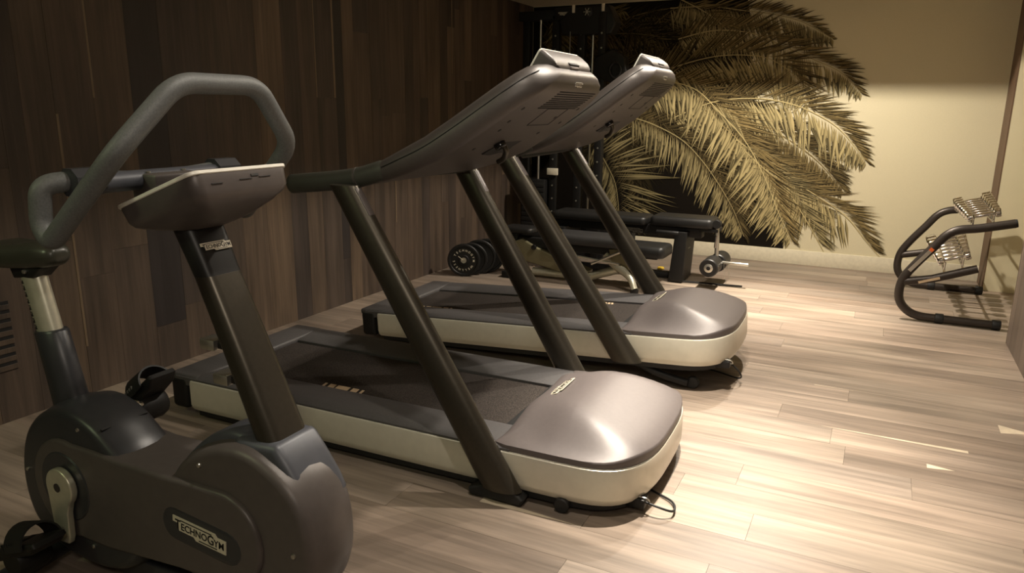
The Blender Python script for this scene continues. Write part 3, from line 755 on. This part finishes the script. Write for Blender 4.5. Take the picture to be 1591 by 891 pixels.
link('collar_wing', puff(cr_, edge_prof(VC-0.055, VC+0.062, 0.02)), M['bikeblue'], BK, smooth=60)
# base
link('base_rail', puff([(-0.56,0.03),(0.58,0.03),(0.56,0.11),(-0.50,0.11)], edge_prof(VC-0.05, VC+0.05, 0.012)), M['bikedark'], BK)
for u in (-0.52, 0.55):
    f = link('cross_foot', tube(catmull([(u, VC-0.28, 0.035), (u, VC-0.2, 0.045), (u, VC, 0.06), (u, VC+0.2, 0.045), (u, VC+0.28, 0.035)], 5), 0.034, 14), M['bikedark'], BK)
    for s in (-1, 1): link('foot_pad', cyl((u, VC+s*0.25, 0.0), (u, VC+s*0.25, 0.025), 0.028, 14, bev=0.004), M['black'], f)
# seat post, saddle
link('post_sleeve', loft([[(u+a*cos(2*pi*j/24), VC+0.01+b*sin(2*pi*j/24), z+0.12*a*cos(2*pi*j/24)) for j in range(24)] for (u, z, a, b) in ((-0.475,0.53,0.066,0.05),(-0.50,0.64,0.062,0.047),(-0.535,0.785,0.060,0.045),(-0.537,0.792,0.055,0.040))]), M['bikedark'], BK, smooth=50)
pst = link('seat_post', loft([[(u+a*cos(2*pi*j/24), VC+0.01+b*sin(2*pi*j/24), z+0.12*a*cos(2*pi*j/24)) for j in range(24)] for (u, z, a, b) in ((-0.535,0.76,0.046,0.034),(-0.590,0.975,0.046,0.034))]), M['silver'], BK, smooth=50)
bm = bmesh.new()
for i in range(15):
    t = i/14; z = 0.80+0.145*t; u = -0.545-0.0375*t-0.012; L_ = 0.010 if i % 2 == 0 else 0.006
    add_box(bm, u-L_/2, u+L_/2, VC+0.01-0.0355, VC+0.01-0.032, z-0.0008, z+0.0008)
    if i % 2 == 0: add_box(bm, u-0.001, u+0.001, VC+0.01-0.0355, VC+0.01-0.032, z-0.003, z+0.008)
g = link('height_scale', from_bm(bm), M['black'], pst, smooth=0)
rings = []
for (u, w, zt, zb) in ((-0.432,0.020,1.052,1.030),(-0.438,0.034,1.068,1.020),(-0.46,0.046,1.078,1.008),(-0.52,0.056,1.082,0.998),(-0.58,0.062,1.072,0.992),(-0.65,0.080,1.066,0.990),(-0.71,0.090,1.064,0.995),(-0.755,0.088,1.062,1.00),(-0.775,0.07,1.055,1.01)):
    rings.append([(u, VC+0.01+p[0], (zt+zb)/2+p[1]) for p in rrect(w, (zt-zb)/2, 0.034, 5)])
sd = link('saddle', loft(rings), M['saddle'], BK, smooth=60)
link('saddle_clamp', puff([(-0.64,0.955),(-0.545,0.965),(-0.50,1.0),(-0.66,1.0)], edge_prof(VC-0.025, VC+0.045, 0.008)), M['dark'], BK)
link('clamp_bolt', lathe([(0.001,-0.006),(0.006,-0.005),(0.0075,0.0),(0.0075,0.004)], 12, 'y', (-0.57, VC-0.028, 0.985)), M['steel'], BK)
# cranks and pedals
def crank(s, up):
    v0, v1 = (VC-0.142, VC-0.119) if s < 0 else (VC+0.119, VC+0.142)
    o = [Vector((0.062*cos(radians(a)), 0.062*sin(radians(a))+0.0)) for a in range(-50, 200, 12)]
    o = [(p.x, p.y) for p in o] + [(-0.058, -0.03), (-0.047, -0.17), (-0.03, -0.192), (0.012, -0.19), (0.022, -0.165), (0.026, -0.085)]
    if up: o = [(-a, -b) for a, b in o]
    o = [(-0.36+a, 0.345+b) for a, b in o]
    c = link('crank_arm', puff(o, edge_prof(v0, v1, 0.005)), M['silver'], BK, smooth=50)
    link('axle_cap', cyl((-0.365, v0-0.002 if s < 0 else v1+0.002, 0.345), (-0.365, (v0+v1)/2, 0.345), 0.0145, 16), M['lens'], c)
def pedal(u, v, z, tilt):
    p = bpy.data.objects.new('pedal', puff([(-0.13,-0.012),(-0.11,-0.026),(0.09,-0.022),(0.125,-0.004),(0.12,0.012),(0.05,0.016),(-0.05,0.010),(-0.11,0.012)], edge_prof(-0.052, 0.052, 0.010)))
    COL.objects.link(p); p.data.materials.append(M['dark']); p.data.shade_smooth(); p.data.set_sharp_from_angle(angle=radians(45))
    p.parent = BK; p.location = (u, v, z); p.rotation_euler = (0, tilt, 0)
    rings = []
    for i in range(13):
        a = pi*i/12; r1, r2 = 0.060, 0.075
        c = Vector((0.03, 0.058*cos(a), 0.0+0.056*sin(a)))
        rings.append([c+Vector((0.05, 0, 0.0)), c+Vector((0.05, 0.006*cos(a), 0.006*sin(a))), c+Vector((-0.045, 0.006*cos(a), 0.006*sin(a)+0.01*sin(a))), c+Vector((-0.045, 0, 0.01*sin(a)))])
    st_ = link('foot_strap', loft(rings), M['black'], p, smooth=50)
    link('heel_cup', lathe([(0.001,-0.052),(0.045,-0.050),(0.052,-0.03),(0.052,0.03),(0.045,0.050),(0.001,0.052)], 24, 'y', (-0.03, 0.0, -0.035)), M['dark'], p, smooth=40)
    bm = bmesh.new()
    for k in range(5): add_box(bm, -0.03+0.014*k, -0.024+0.014*k, -0.061, -0.056, 0.005, 0.030)
    link('strap_teeth', from_bm(bm), M['steel'] if v > 0 else M['black'], st_, smooth=0)
    return p
crank(-1, False); crank(1, True)
pedal(-0.425, VC-0.215, 0.175, radians(-22)); pedal(-0.375, VC+0.205, 0.535, radians(-42))
link('pedal_axle', cyl((-0.382, VC-0.17, 0.175), (-0.382, VC-0.13, 0.175), 0.010, 12), M['steel'], BK)
link('pedal_axle', cyl((-0.345, VC+0.13, 0.515), (-0.345, VC+0.16, 0.515), 0.010, 12), M['steel'], BK)
# console with pale rim
org = Vector((0.35, VC+0.015, 1.342)); dx = Vector((0.29, 0, 0.105)).normalized(); nz = Vector((-dx.z, 0, dx.x))
cm_ = Matrix(((dx.x, 0, nz.x, org.x), (0, 1, 0, org.y), (dx.z, 0, nz.z, org.z), (0, 0, 0, 1)))
def tray(r, hx0, hx1, w, rr_=0.03):
    pts = []
    for p in rrect((hx1-hx0)/2, w, rr_, 5): pts.append(((hx0+hx1)/2+p[0], p[1]))
    return pts
lay = [(-0.104,-0.19,-0.10,0.048),(-0.098,-0.21,-0.075,0.075),(-0.078,-0.255,-0.03,0.118),(-0.060,-0.286,-0.008,0.146),(-0.046,-0.294,0.0,0.154),(-0.008,-0.300,0.004,0.157),(-0.004,-0.300,0.004,0.156)]
rings = [[(x, yy, h) for x, yy in tray(0, a, b, w, 0.028)] for h, a, b, w in lay]
me = loft(rings); me.transform(cm_); con = link('console', me, M['bikebody'], BK, smooth=50)
me = puff(tray(0, -0.304, 0.007, 0.160, 0.026), [(-0.004, 0.002), (-0.002, 0), (0.005, 0), (0.006, 0.002)], axis='z'); me.transform(cm_); link('pale_rim', me, M['white'], con)
me = puff(tray(0, -0.27, -0.03, 0.13, 0.01), [(0.006, 0), (0.0075, 0.001)], axis='z'); me.transform(cm_); link('display_glass', me, M['lens'], con)
def slot(a, b, h0, h1, nm='panel_slot'):
    me = box(0.0025, 0.0052, a, b, h0, h1); me.transform(cm_); link(nm, me, M['black'], con, smooth=0)
slot(-0.11, -0.075, -0.030, -0.0285); slot(-0.02, 0.02, -0.026, -0.0245); slot(0.02, 0.045, -0.020, -0.014); slot(0.045, 0.085, -0.024, -0.0225)
me = tube(fillet([(-0.02, -0.035, 0.0), (-0.02, -0.035, 0.030), (-0.02, 0.055, 0.030), (-0.02, 0.055, 0.0)], 0.012), 0.011, 10); me.transform(cm_ @ Matrix.Translation((-0.11, 0.0, 0))); link('page_rest', me, M['bikebody'], con)
# handlebar: one looped bar and the cross bar with hand sensors
half = [(0.312, 0.0, 1.550), (0.312, 0.125, 1.550), (0.275, 0.272, 1.395), (0.045, 0.302, 1.175), (0.012, 0.300, 1.215), (0.020, 0.296, 1.310), (0.05, 0.24, 1.318), (0.06, 0.1, 1.308), (0.07, 0.0, 1.305)]
pth = [Vector((p[0], VC+p[1], p[2])) for p in half]
loop = [Vector((p.x, 2*VC-p.y, p.z)) for p in pth[::-1]][:-1] + pth
hb = link('handlebar', tube(fillet(loop, 0.052, 7)[:], 0.0250, 18), M['grip'], BK, smooth=60)
for s in (-1, 1):
    bm = bmesh.new(); r6 = []
    for vv in (0.175, 0.252): r6.append([(0.062+0.039*cos(pi/4*j+pi/8), VC+s*vv, 1.315+0.036*sin(pi/4*j+pi/8)) for j in range(8)])
    add_loft(bm, r6 if s > 0 else r6); link('sensor_block', from_bm(bm), M['bikedark'], hb, smooth=0)
link('cross_bar', tube([(0.07, VC-0.19, 1.308), (0.07, VC+0.19, 1.308)], 0.026, 16), M['bikeblue'], BK)
br = link('bar_bracket', box(0.045, 0.14, VC-0.075, VC+0.075, 1.255, 1.325, bev=0.008), M['bikebody'], BK)
link('bar_stem', puff([(0.08,1.26),(0.20,1.20),(0.24,1.235),(0.12,1.31)], edge_prof(VC-0.035, VC+0.035, 0.01)), M['dark'], BK)
for v in (-0.055, 0.055): link('screw', lathe([(0.001,-0.003),(0.005,-0.002),(0.006,0.0),(0.006,0.003)], 10, 'z', (0.09, VC+v, 1.327)), M['steel'], BK)
# small clips behind the mast
for (u, z, k) in ((0.200, 0.862, 0.035), (0.240, 0.768, 0.035)):
    bm = bmesh.new(); add_box(bm, u-0.02, u+0.035, VC-0.022, VC+0.032, z-0.014, z+0.016, bev=0.004)
    o = link('bottle_clip', from_bm(bm), M['steel'], BK); link('clip_arm', box(u+0.03, u+0.12, VC-0.008, VC+0.012, z-0.010, z+0.010, bev=0.003), M['dark'], o)

# ------------------------------------------------------------------ dumbbell rack and dumbbells
RK = thing('dumbbell_rack', 'dark bronze two-tier tube rack for dumbbells in the far right corner', 'dumbbell rack', (0, 0, 0))
fp = [(0.86, 0.034), (0.52, 0.034), (0.36, 0.040), (0.27, 0.085), (0.222, 0.17), (0.232, 0.30), (0.30, 0.42), (0.40, 0.555), (0.47, 0.650), (0.545, 0.695), (0.66, 0.715), (0.868, 0.765)]
for yy in (6.03, 7.20):
    sf = link('side_frame', tube(catmull([(a, yy, b) for a, b in fp], 5), 0.031, 16), M['tube'], RK)
    link('lower_arm', tube([(0.240, yy, 0.285), (0.42, yy, 0.325), (0.69, yy, 0.428)], 0.030, 16), M['tube'], RK)
    for u in (0.50, 0.855): link('foot_sleeve', cyl((u-0.028, yy, 0.036), (u+0.028, yy, 0.036), 0.036, 18, bev=0.006), M['black'], RK)
    link('end_cap', cyl((0.866, yy, 0.7645), (0.880, yy, 0.768), 0.0285, 16, bev=0.003), M['black'], RK)
bm = bmesh.new(); add_box(bm, -0.10, 0.10, -0.0005, 0.0012, -0.013, 0.013, bev=0)
me = from_bm(bm); me.transform(Matrix.Translation((0.325, 6.03-0.0312, 0.455)) @ Matrix.Rotation(radians(-53.5), 4, 'Y')); stk = link('rack_sticker', me, M['steel'], RK, smooth=0)
me = box(-0.012, 0.012, -0.0012, 0.0014, -0.0135, 0.0135); me.transform(Matrix.Translation((0.388, 6.03-0.0314, 0.541)) @ Matrix.Rotation(radians(-53.5), 4, 'Y')); link('orange_end', me, M['orange'], stk, smooth=0)
me = box(-0.07, 0.07, -0.0012, 0.0014, -0.009, 0.009); me.transform(Matrix.Translation((0.40, 6.03-0.0305, 0.318)) @ Matrix.Rotation(radians(-20), 4, 'Y')); link('arm_sticker', me, M['tan'], RK, smooth=0)
for (xa, za, nm) in ((0.622, 0.762, 0), (0.742, 0.796, 0), (0.49, 0.420, 1), (0.60, 0.462, 1)):
    rl = link('cradle_rail', tube(fillet([(xa, 6.03, za-0.055), (xa, 6.07, za-0.03), (xa, 7.16, za-0.03), (xa, 7.20, za-0.055)], 0.03), 0.009, 10), M['chrome'], RK)
    for k in range(9):
        y_ = 6.085+0.125*k-0.010
        link('cradle_peg', tube(fillet([(xa, y_, za-0.03), (xa, y_-0.002, za+0.012), (xa+0.001, y_-0.008, za+0.026)], 0.01), 0.006, 8), M['chrome'], rl)
def make_dumbbell(r, hl, name='dumbbell'):
    D = thing(name, '', 'dumbbell')
    link('handle', tube([(-0.075, 0, 0), (-0.04, 0, 0), (0, 0, 0), (0.04, 0, 0), (0.075, 0, 0)], [0.0125, 0.0145, 0.016, 0.0145, 0.0125], 14), M['chrome'], D)
    for s in (-1, 1):
        h = lathe([(0.012, 0.058), (r*0.55, 0.060), (r*0.62, 0.066), (r-0.004, 0.068), (r, 0.072), (r, 0.070+hl*0.55), (r-0.003, 0.070+hl*0.57), (r-0.003, 0.070+hl*0.62), (r, 0.070+hl*0.64), (r, 0.064+hl), (r-0.005, 0.070+hl), (0.004, 0.070+hl)], 20, 'x')
        if s < 0: h.transform(Matrix.Rotation(pi, 4, 'Z'))
        link('head', h, M['chrome'], D)
    return D
words = ['nearest and smallest', 'second from the near end', 'third from the near end', 'fourth from the near end', 'fourth from the far end', 'third from the far end', 'second from the far end', 'farthest']
for tier, (xc, z0, tilt, n, r0, r1, h0, h1, y0, dy, tn, gp) in enumerate(((0.684, 0.802, 16, 8, 0.034, 0.052, 0.034, 0.062, 6.12, 0.122, 'top', 'chrome dumbbells on the top tier'), (0.545, 0.475, 20, 7, 0.038, 0.062, 0.036, 0.072, 6.14, 0.140, 'lower', 'chrome dumbbells on the lower tier'))):
    for k in range(n):
        t = k/(n-1); r = r0+(r1-r0)*t
        D = make_dumbbell(r, h0+(h1-h0)*t)
        D.location = (xc, y0+dy*k, z0+0.010*t); D.rotation_euler = (0, radians(-tilt), 0)
        w = words[k] if n == 8 else (words[:4]+words[5:])[k]
        D['label'] = 'chrome dumbbell on the rack\'s %s tier, %s' % (tn, w); D['group'] = gp

# ------------------------------------------------------------------ flat bench with leg rollers, by the mural
def pad(x0, x1, y0, y1, z0, z1, r=0.03):
    cx, cy = (x0+x1)/2, (y0+y1)/2
    pts = rrect((x1-x0)/2, (y1-y0)/2, 0.05, 5); h = z1-z0
    return puff([(cx+a, cy+b) for a, b in pts], [(z0, 0.012), (z0+0.008, 0.002), (z0+h*0.35, 0), (z0+h*0.65, 0), (z0+h*0.85, 0.008), (z1-0.004, 0.020), (z1, 0.040)], axis='z')
LB = thing('leg_bench', 'long black padded bench with leg rollers in front of the mural', 'bench', (0, 0, 0))
link('seat_pad', pad(-1.80, -1.24, 6.36, 6.68, 0.50, 0.585), M['vinyl'], LB, smooth=60)
link('back_pad', pad(-2.75, -1.83, 6.36, 6.68, 0.49, 0.565), M['vinyl'], LB, smooth=60)
link('frame_beam', box(-2.8, -1.35, 6.46, 6.58, 0.40, 0.492, bev=0.01), M['dark'], LB)
lg = link('leg', puff([(-1.60,0.01),(-1.475,0.01),(-1.455,0.46),(-1.56,0.46)], edge_prof(6.36, 6.70, 0.008)), M['dark'], LB)
link('leg_slot', box(-1.468, -1.462, 6.47, 6.56, 0.30, 0.36), M['steel'], lg, smooth=0)
link('leg', puff([(-2.72,0.01),(-2.62,0.01),(-2.60,0.42),(-2.70,0.42)], edge_prof(6.34, 6.72, 0.008)), M['dark'], LB)
link('floor_bar', box(-2.7, -1.5, 6.48, 6.56, 0.01, 0.06, bev=0.008), M['dark'], LB)
link('adjust_handle', cyl((-1.72, 6.33, 0.452), (-1.52, 6.33, 0.452), 0.018, 14, bev=0.004), M['vinyl'], LB)
bz_ = badge(0.16, frame_mtx((-1.96, 6.452, 0.43), (1, 0, 0), (0, 0, 1)), LB, M['steel'], M['dark'])
link('pivot', lathe([(0.004,-0.03),(0.034,-0.03),(0.038,-0.024),(0.038,0.024),(0.034,0.03),(0.004,0.03)], 20, 'y', (-1.215, 6.42, 0.545)), M['dark'], LB)
ra = link('roller_arm', tube([(-1.215, 6.42, 0.54), (-1.205, 6.42, 0.42), (-1.20, 6.42, 0.22)], 0.018, 12), M['steel'], LB)
link('arm_bracket', box(-1.36, -1.20, 6.40, 6.60, 0.47, 0.50, bev=0.006), M['dark'], LB)
link('cam_link', tube([(-1.21, 6.405, 0.45), (-1.215, 6.40, 0.34)], 0.011, 8), M['chrome'], ra)
def roller(x, y0, y1, z, r):
    o = link('roller', lathe([(0.02,y0),(r-0.008,y0),(r,y0+0.008),(r,y1-0.008),(r-0.008,y1),(0.02,y1)], 26, 'y', (x, 0, z)), M['vinyl'], LB)
    link('roller_cap', lathe([(0.001,y0-0.004),(0.030,y0-0.003),(0.040,y0+0.001),(0.042,y0+0.006)], 22, 'y', (x, 0, z)), M['steel'], o)
    link('roller_hub', lathe([(0.001,y0-0.010),(0.016,y0-0.008),(0.018,y0-0.003)], 16, 'y', (x, 0, z)), M['dark'], o)
roller(-1.215, 6.18, 6.40, 0.20, 0.078); roller(-1.195, 6.44, 6.66, 0.20, 0.078)
link('weight_peg', cyl((-1.16, 6.42, 0.215), (-0.925, 6.42, 0.215), 0.014, 14, bev=0.003), M['steel'], LB)
link('lock_wire', tube(catmull([(-1.13, 6.405, 0.215), (-1.12, 6.40, 0.12), (-1.10, 6.40, 0.06), (-1.075, 6.40, 0.10), (-1.10, 6.405, 0.20)], 5), 0.002, 6), M['steel'], LB)
link('floor_prong', cyl((-1.50, 6.40, 0.012), (-0.97, 6.46, 0.012), 0.008, 8), M['dark'], LB)

# ------------------------------------------------------------------ adjustable bench with champagne frame, nearer
AB = thing('adjustable_bench', 'low adjustable bench with grey pads and olive frame behind the treadmills', 'bench', (0, 0, 0))
link('back_pad', pad(-2.56, -1.86, 5.84, 6.16, 0.355, 0.44), M['greyvinyl'], AB, smooth=60)
link('seat_pad', pad(-1.92, -1.52, 5.86, 6.18, 0.30, 0.395), M['vinyl'], AB, smooth=60)
link('head_pad', pad(-3.05, -2.74, 5.9, 6.12, 0.40, 0.455), M['vinyl'], AB, smooth=60)
link('frame_beam', puff([(-2.95,0.17),(-2.30,0.05),(-2.22,0.05),(-2.20,0.115),(-2.70,0.28),(-2.85,0.35),(-2.98,0.30)], edge_prof(5.93, 6.06, 0.012)), M['olive'], AB)
link('under_beam', tube([(-2.75, 5.98, 0.05), (-2.2, 5.98, 0.06), (-1.95, 5.98, 0.15), (-1.82, 5.98, 0.22)], 0.038, 12), M['silver'], AB)
link('front_leg', tube(catmull([(-2.05, 6.0, 0.27), (-1.95, 5.96, 0.19), (-1.80, 5.86, 0.12), (-1.74, 5.82, 0.03)], 6), [0.05,0.049,0.048,0.047,0.046,0.045,0.044,0.043,0.04,0.036,0.032,0.03,0.029,0.028,0.028,0.028,0.028,0.028,0.028][:19], 12), M['silver'], AB)
link('front_leg', tube(catmull([(-2.05, 6.0, 0.27), (-1.95, 6.06, 0.19), (-1.80, 6.17, 0.12), (-1.74, 6.22, 0.03)], 6), 0.032, 12), M['silver'], AB)
link('strut', tube([(-2.15, 5.87, 0.20), (-1.86, 5.87, 0.345)], 0.012, 8), M['steel'], AB)
link('strut', tube([(-2.45, 5.87, 0.27), (-1.90, 5.87, 0.22)], 0.010, 8), M['steel'], AB)
link('gusset', puff([(-2.02,0.33),(-1.86,0.35),(-1.78,0.16),(-1.98,0.18)], edge_prof(5.93, 6.05, 0.01)), M['olive'], AB)
link('rear_leg', box(-2.99, -2.90, 5.80, 6.20, 0.0, 0.06, bev=0.012), M['dark'], AB)
link('rear_post', box(-2.97, -2.90, 5.95, 6.05, 0.04, 0.42, bev=0.01), M['dark'], AB)
link('pad_support', box(-2.9, -1.6, 5.96, 6.04, 0.27, 0.36, bev=0.008), M['dark'], AB)
for (u, z) in ((-2.72, 0.285), (-2.50, 0.265), (-2.47, 0.235)): link('adjust_knob', lathe([(0.001,-0.02),(0.02,-0.018),(0.024,-0.01),(0.024,0.01)], 16, 'y', (u, 5.915, z)), M['lens'], AB)
link('foot_cap', cyl((-1.74, 5.82, 0.0), (-1.74, 5.82, 0.03), 0.034, 14), M['dark'], AB); link('foot_cap', cyl((-1.74, 6.22, 0.0), (-1.74, 6.22, 0.03), 0.034, 14), M['dark'], AB)
o = link('yellow_knob', lathe([(0.004,0.0),(0.030,0.002),(0.034,0.012),(0.028,0.024),(0.004,0.028)], 18, 'z', (-1.80, 6.86, 0.0)), M['yellow'])
tag(o, 'small yellow knob lying on the floor under the long black bench', 'knob')
# weight plates stood against the left wall
def disc(x, y_, r, th, tilt, label, txt=False):
    D = thing('weight_plate', label, 'weight plate', (x, y_, r), (0, 0, tilt), 'black weight plates by the left wall')
    link('disc', lathe([(0.025,-th),(0.045,-th),(0.05,-th+0.008),(r-0.028,-th+0.008),(r-0.022,-th),(r-0.006,-th),(r,-th+0.006),(r,th-0.006),(r-0.006,th),(0.025,th)], 36, 'y'), M['dark'], D)
    link('hub', lathe([(0.001,-th-0.006),(0.012,-th-0.006),(0.014,-th),(0.026,-th-0.002),(0.026,th),(0.001,th)], 20, 'y'), M['steel'], D)
    if txt:
        parts = []
        s = 'TECHNOGYM WELLNESS '
        for i, ch in enumerate(s):
            if ch == ' ': continue
            a = radians(150 - i*360/len(s)); m = text_mesh(ch, 0.027, 0.0008)
            m.transform(Matrix.Rotation(a-pi/2, 4, 'Z') @ Matrix.Translation((-tw(m)/2, 0.082, 0)))
            m.transform(Matrix.Translation((0, -th+0.006, 0)) @ Matrix.Rotation(pi/2, 4, 'X')); parts.append(m)
        link('ring_lettering', join_meshes(parts), M['plate'], D, smooth=0)
        link('pale_needle', box(-0.062, -0.002, -th-0.010, -th-0.007, -0.002, 0.002), M['plate'], D, smooth=0).rotation_euler = (0, radians(40), 0)
disc(-3.31, 5.68, 0.150, 0.020, radians(22), 'front black weight plate with a ring of pale lettering', True)
disc(-3.275, 5.76, 0.150, 0.018, radians(22), 'second black weight plate, half hidden behind the lettered one')
disc(-3.24, 5.84, 0.160, 0.018, radians(22), 'third black weight plate back from the lettered one')
disc(-3.20, 5.93, 0.160, 0.018, radians(22), 'rearmost black weight plate of the row by the left wall')
# ------------------------------------------------------------------ cable machine in the far left corner
CM = thing('cable_machine', 'tall black cable machine with pale guide rods in the far left corner', 'cable machine', (0, 0, 0))
for (x, y_, z1) in ((-3.06, 7.12, 2.40), (-2.76, 7.05, 2.38), (-2.53, 7.00, 2.40), (-3.42, 7.2, 2.40)):
    c = link('upright', box(x-0.038, x+0.038, y_-0.04, y_+0.04, 0.0, z1, bev=0.006), M['dark'], CM)
    if x > -3.3:
        for k in range(14):
            z = 0.45+0.135*k
            link('bolt', lathe([(0.001,-0.006),(0.008,-0.005),(0.010,0.001)], 10, 'y', (x, y_-0.04, z)), M['steel'], c)
link('top_beam', box(-3.47, -3.02, 7.08, 7.2, 2.36, 2.45, bev=0.008), M['dark'], CM)
badge(0.13, frame_mtx((-2.94, 7.015, 2.40), (1, 0, 0), (0, 0, 1)), CM, M['plate'], M['dark'])
link('badge_plate', box(-3.05, -2.84, 7.02, 7.1, 2.34, 2.46, bev=0.006), M['dark'], CM)
link('pulley_head', puff([(-2.95,2.20),(-2.45,2.20),(-2.40,2.30),(-2.48,2.46),(-2.85,2.46),(-2.98,2.34)], edge_prof(6.98, 7.16, 0.02)), M['dark'], CM)
for x in (-2.83, -2.53): link('pulley_tab', box(x-0.013, x+0.013, 6.965, 6.985, 2.40, 2.47, bev=0.003), M['plate'], CM)
w = link('pulley', lathe([(0.01,-0.012),(0.045,-0.012),(0.05,-0.008),(0.044,0.0),(0.05,0.008),(0.045,0.012),(0.01,0.012)], 24, 'y', (-2.68, 6.96, 2.40)), M['vinyl'], CM)
for k in range(6):
    a = k*pi/3; link('spoke', tube([(-2.68, 6.942, 2.40), (-2.68+0.036*cos(a), 6.942, 2.40+0.036*sin(a))], 0.004, 6), M['steel'], w)
for x in (-3.22, -2.66): link('guide_rod', cyl((x, 7.08, 0.5), (x, 7.08, 2.36), 0.0115, 12), M['steel'], CM)
link('chain', tube([(-2.86, 6.98, 2.23), (-2.86, 6.98, 2.02)], 0.004, 6), M['steel'], CM)
link('carriage', puff([(-2.60,1.82),(-2.30,1.70),(-2.24,1.78),(-2.28,1.98),(-2.40,2.06),(-2.58,1.98)], edge_prof(6.92, 7.04, 0.02)), M['dark'], CM)
link('handle_ring', tube([( -2.36+0.055*cos(a*pi/9), 6.90, 1.86+0.07*sin(a*pi/9)) for a in range(18)], 0.011, 10, closed=True), M['vinyl'], CM)
link('weight_stack', box(-3.38, -3.12, 7.02, 7.24, 0.10, 0.78, bev=0.008), M['dark'], CM)
for k in range(12): link('stack_plate', box(-3.375, -3.125, 7.006, 7.02, 0.13+0.052*k, 0.175+0.052*k, bev=0.003), M['vinyl'], CM)
link('height_tag', box(-3.11, -2.99, 7.05, 7.075, 0.83, 0.90, bev=0.006), M['plate'], CM)
link('base_beam', box(-3.47, -2.45, 7.0, 7.25, 0.0, 0.10, bev=0.01), M['dark'], CM)
link('stack_shroud', box(-3.0, -2.2, 7.16, 7.30, 0.10, 0.46, bev=0.01), M['dark'], CM)
# ------------------------------------------------------------------ wall grille and the lamps in the trough
VG = thing('wall_vent', 'small dark slotted vent low on the left wall behind the bike saddle', 'vent', (XL, 1.86, 0.42))
link('backing', box(0.001, 0.004, -0.10, 0.085, -0.17, 0.17), M['black'], VG, smooth=0)
for k in range(8):
    link('slat', box(0.003, 0.010, -0.10, 0.085, -0.165+0.042*k, -0.140+0.042*k, bev=0.002), M['wallwood'], VG, smooth=0)
for i, (x, y_, wd) in enumerate(((-0.70, 1.55, 'nearest recessed spotlight in the ceiling trough'), (-0.72, 3.25, 'recessed spotlight in the ceiling trough above the nearer treadmill'), (-0.78, 4.75, 'recessed spotlight in the ceiling trough above the farther treadmill'), (-0.75, 6.02, 'recessed spotlight in the ceiling trough nearest the mural'))):
    S = thing('spotlight', wd, 'spotlight', (x, y_, LZ), group='spotlights in the ceiling trough')
    link('housing', lathe([(0.052,0.012),(0.058,0.012),(0.058,0.135),(0.001,0.139),(0.001,0.128),(0.048,0.125),(0.052,0.02)], 24, 'z'), M['white'], S)
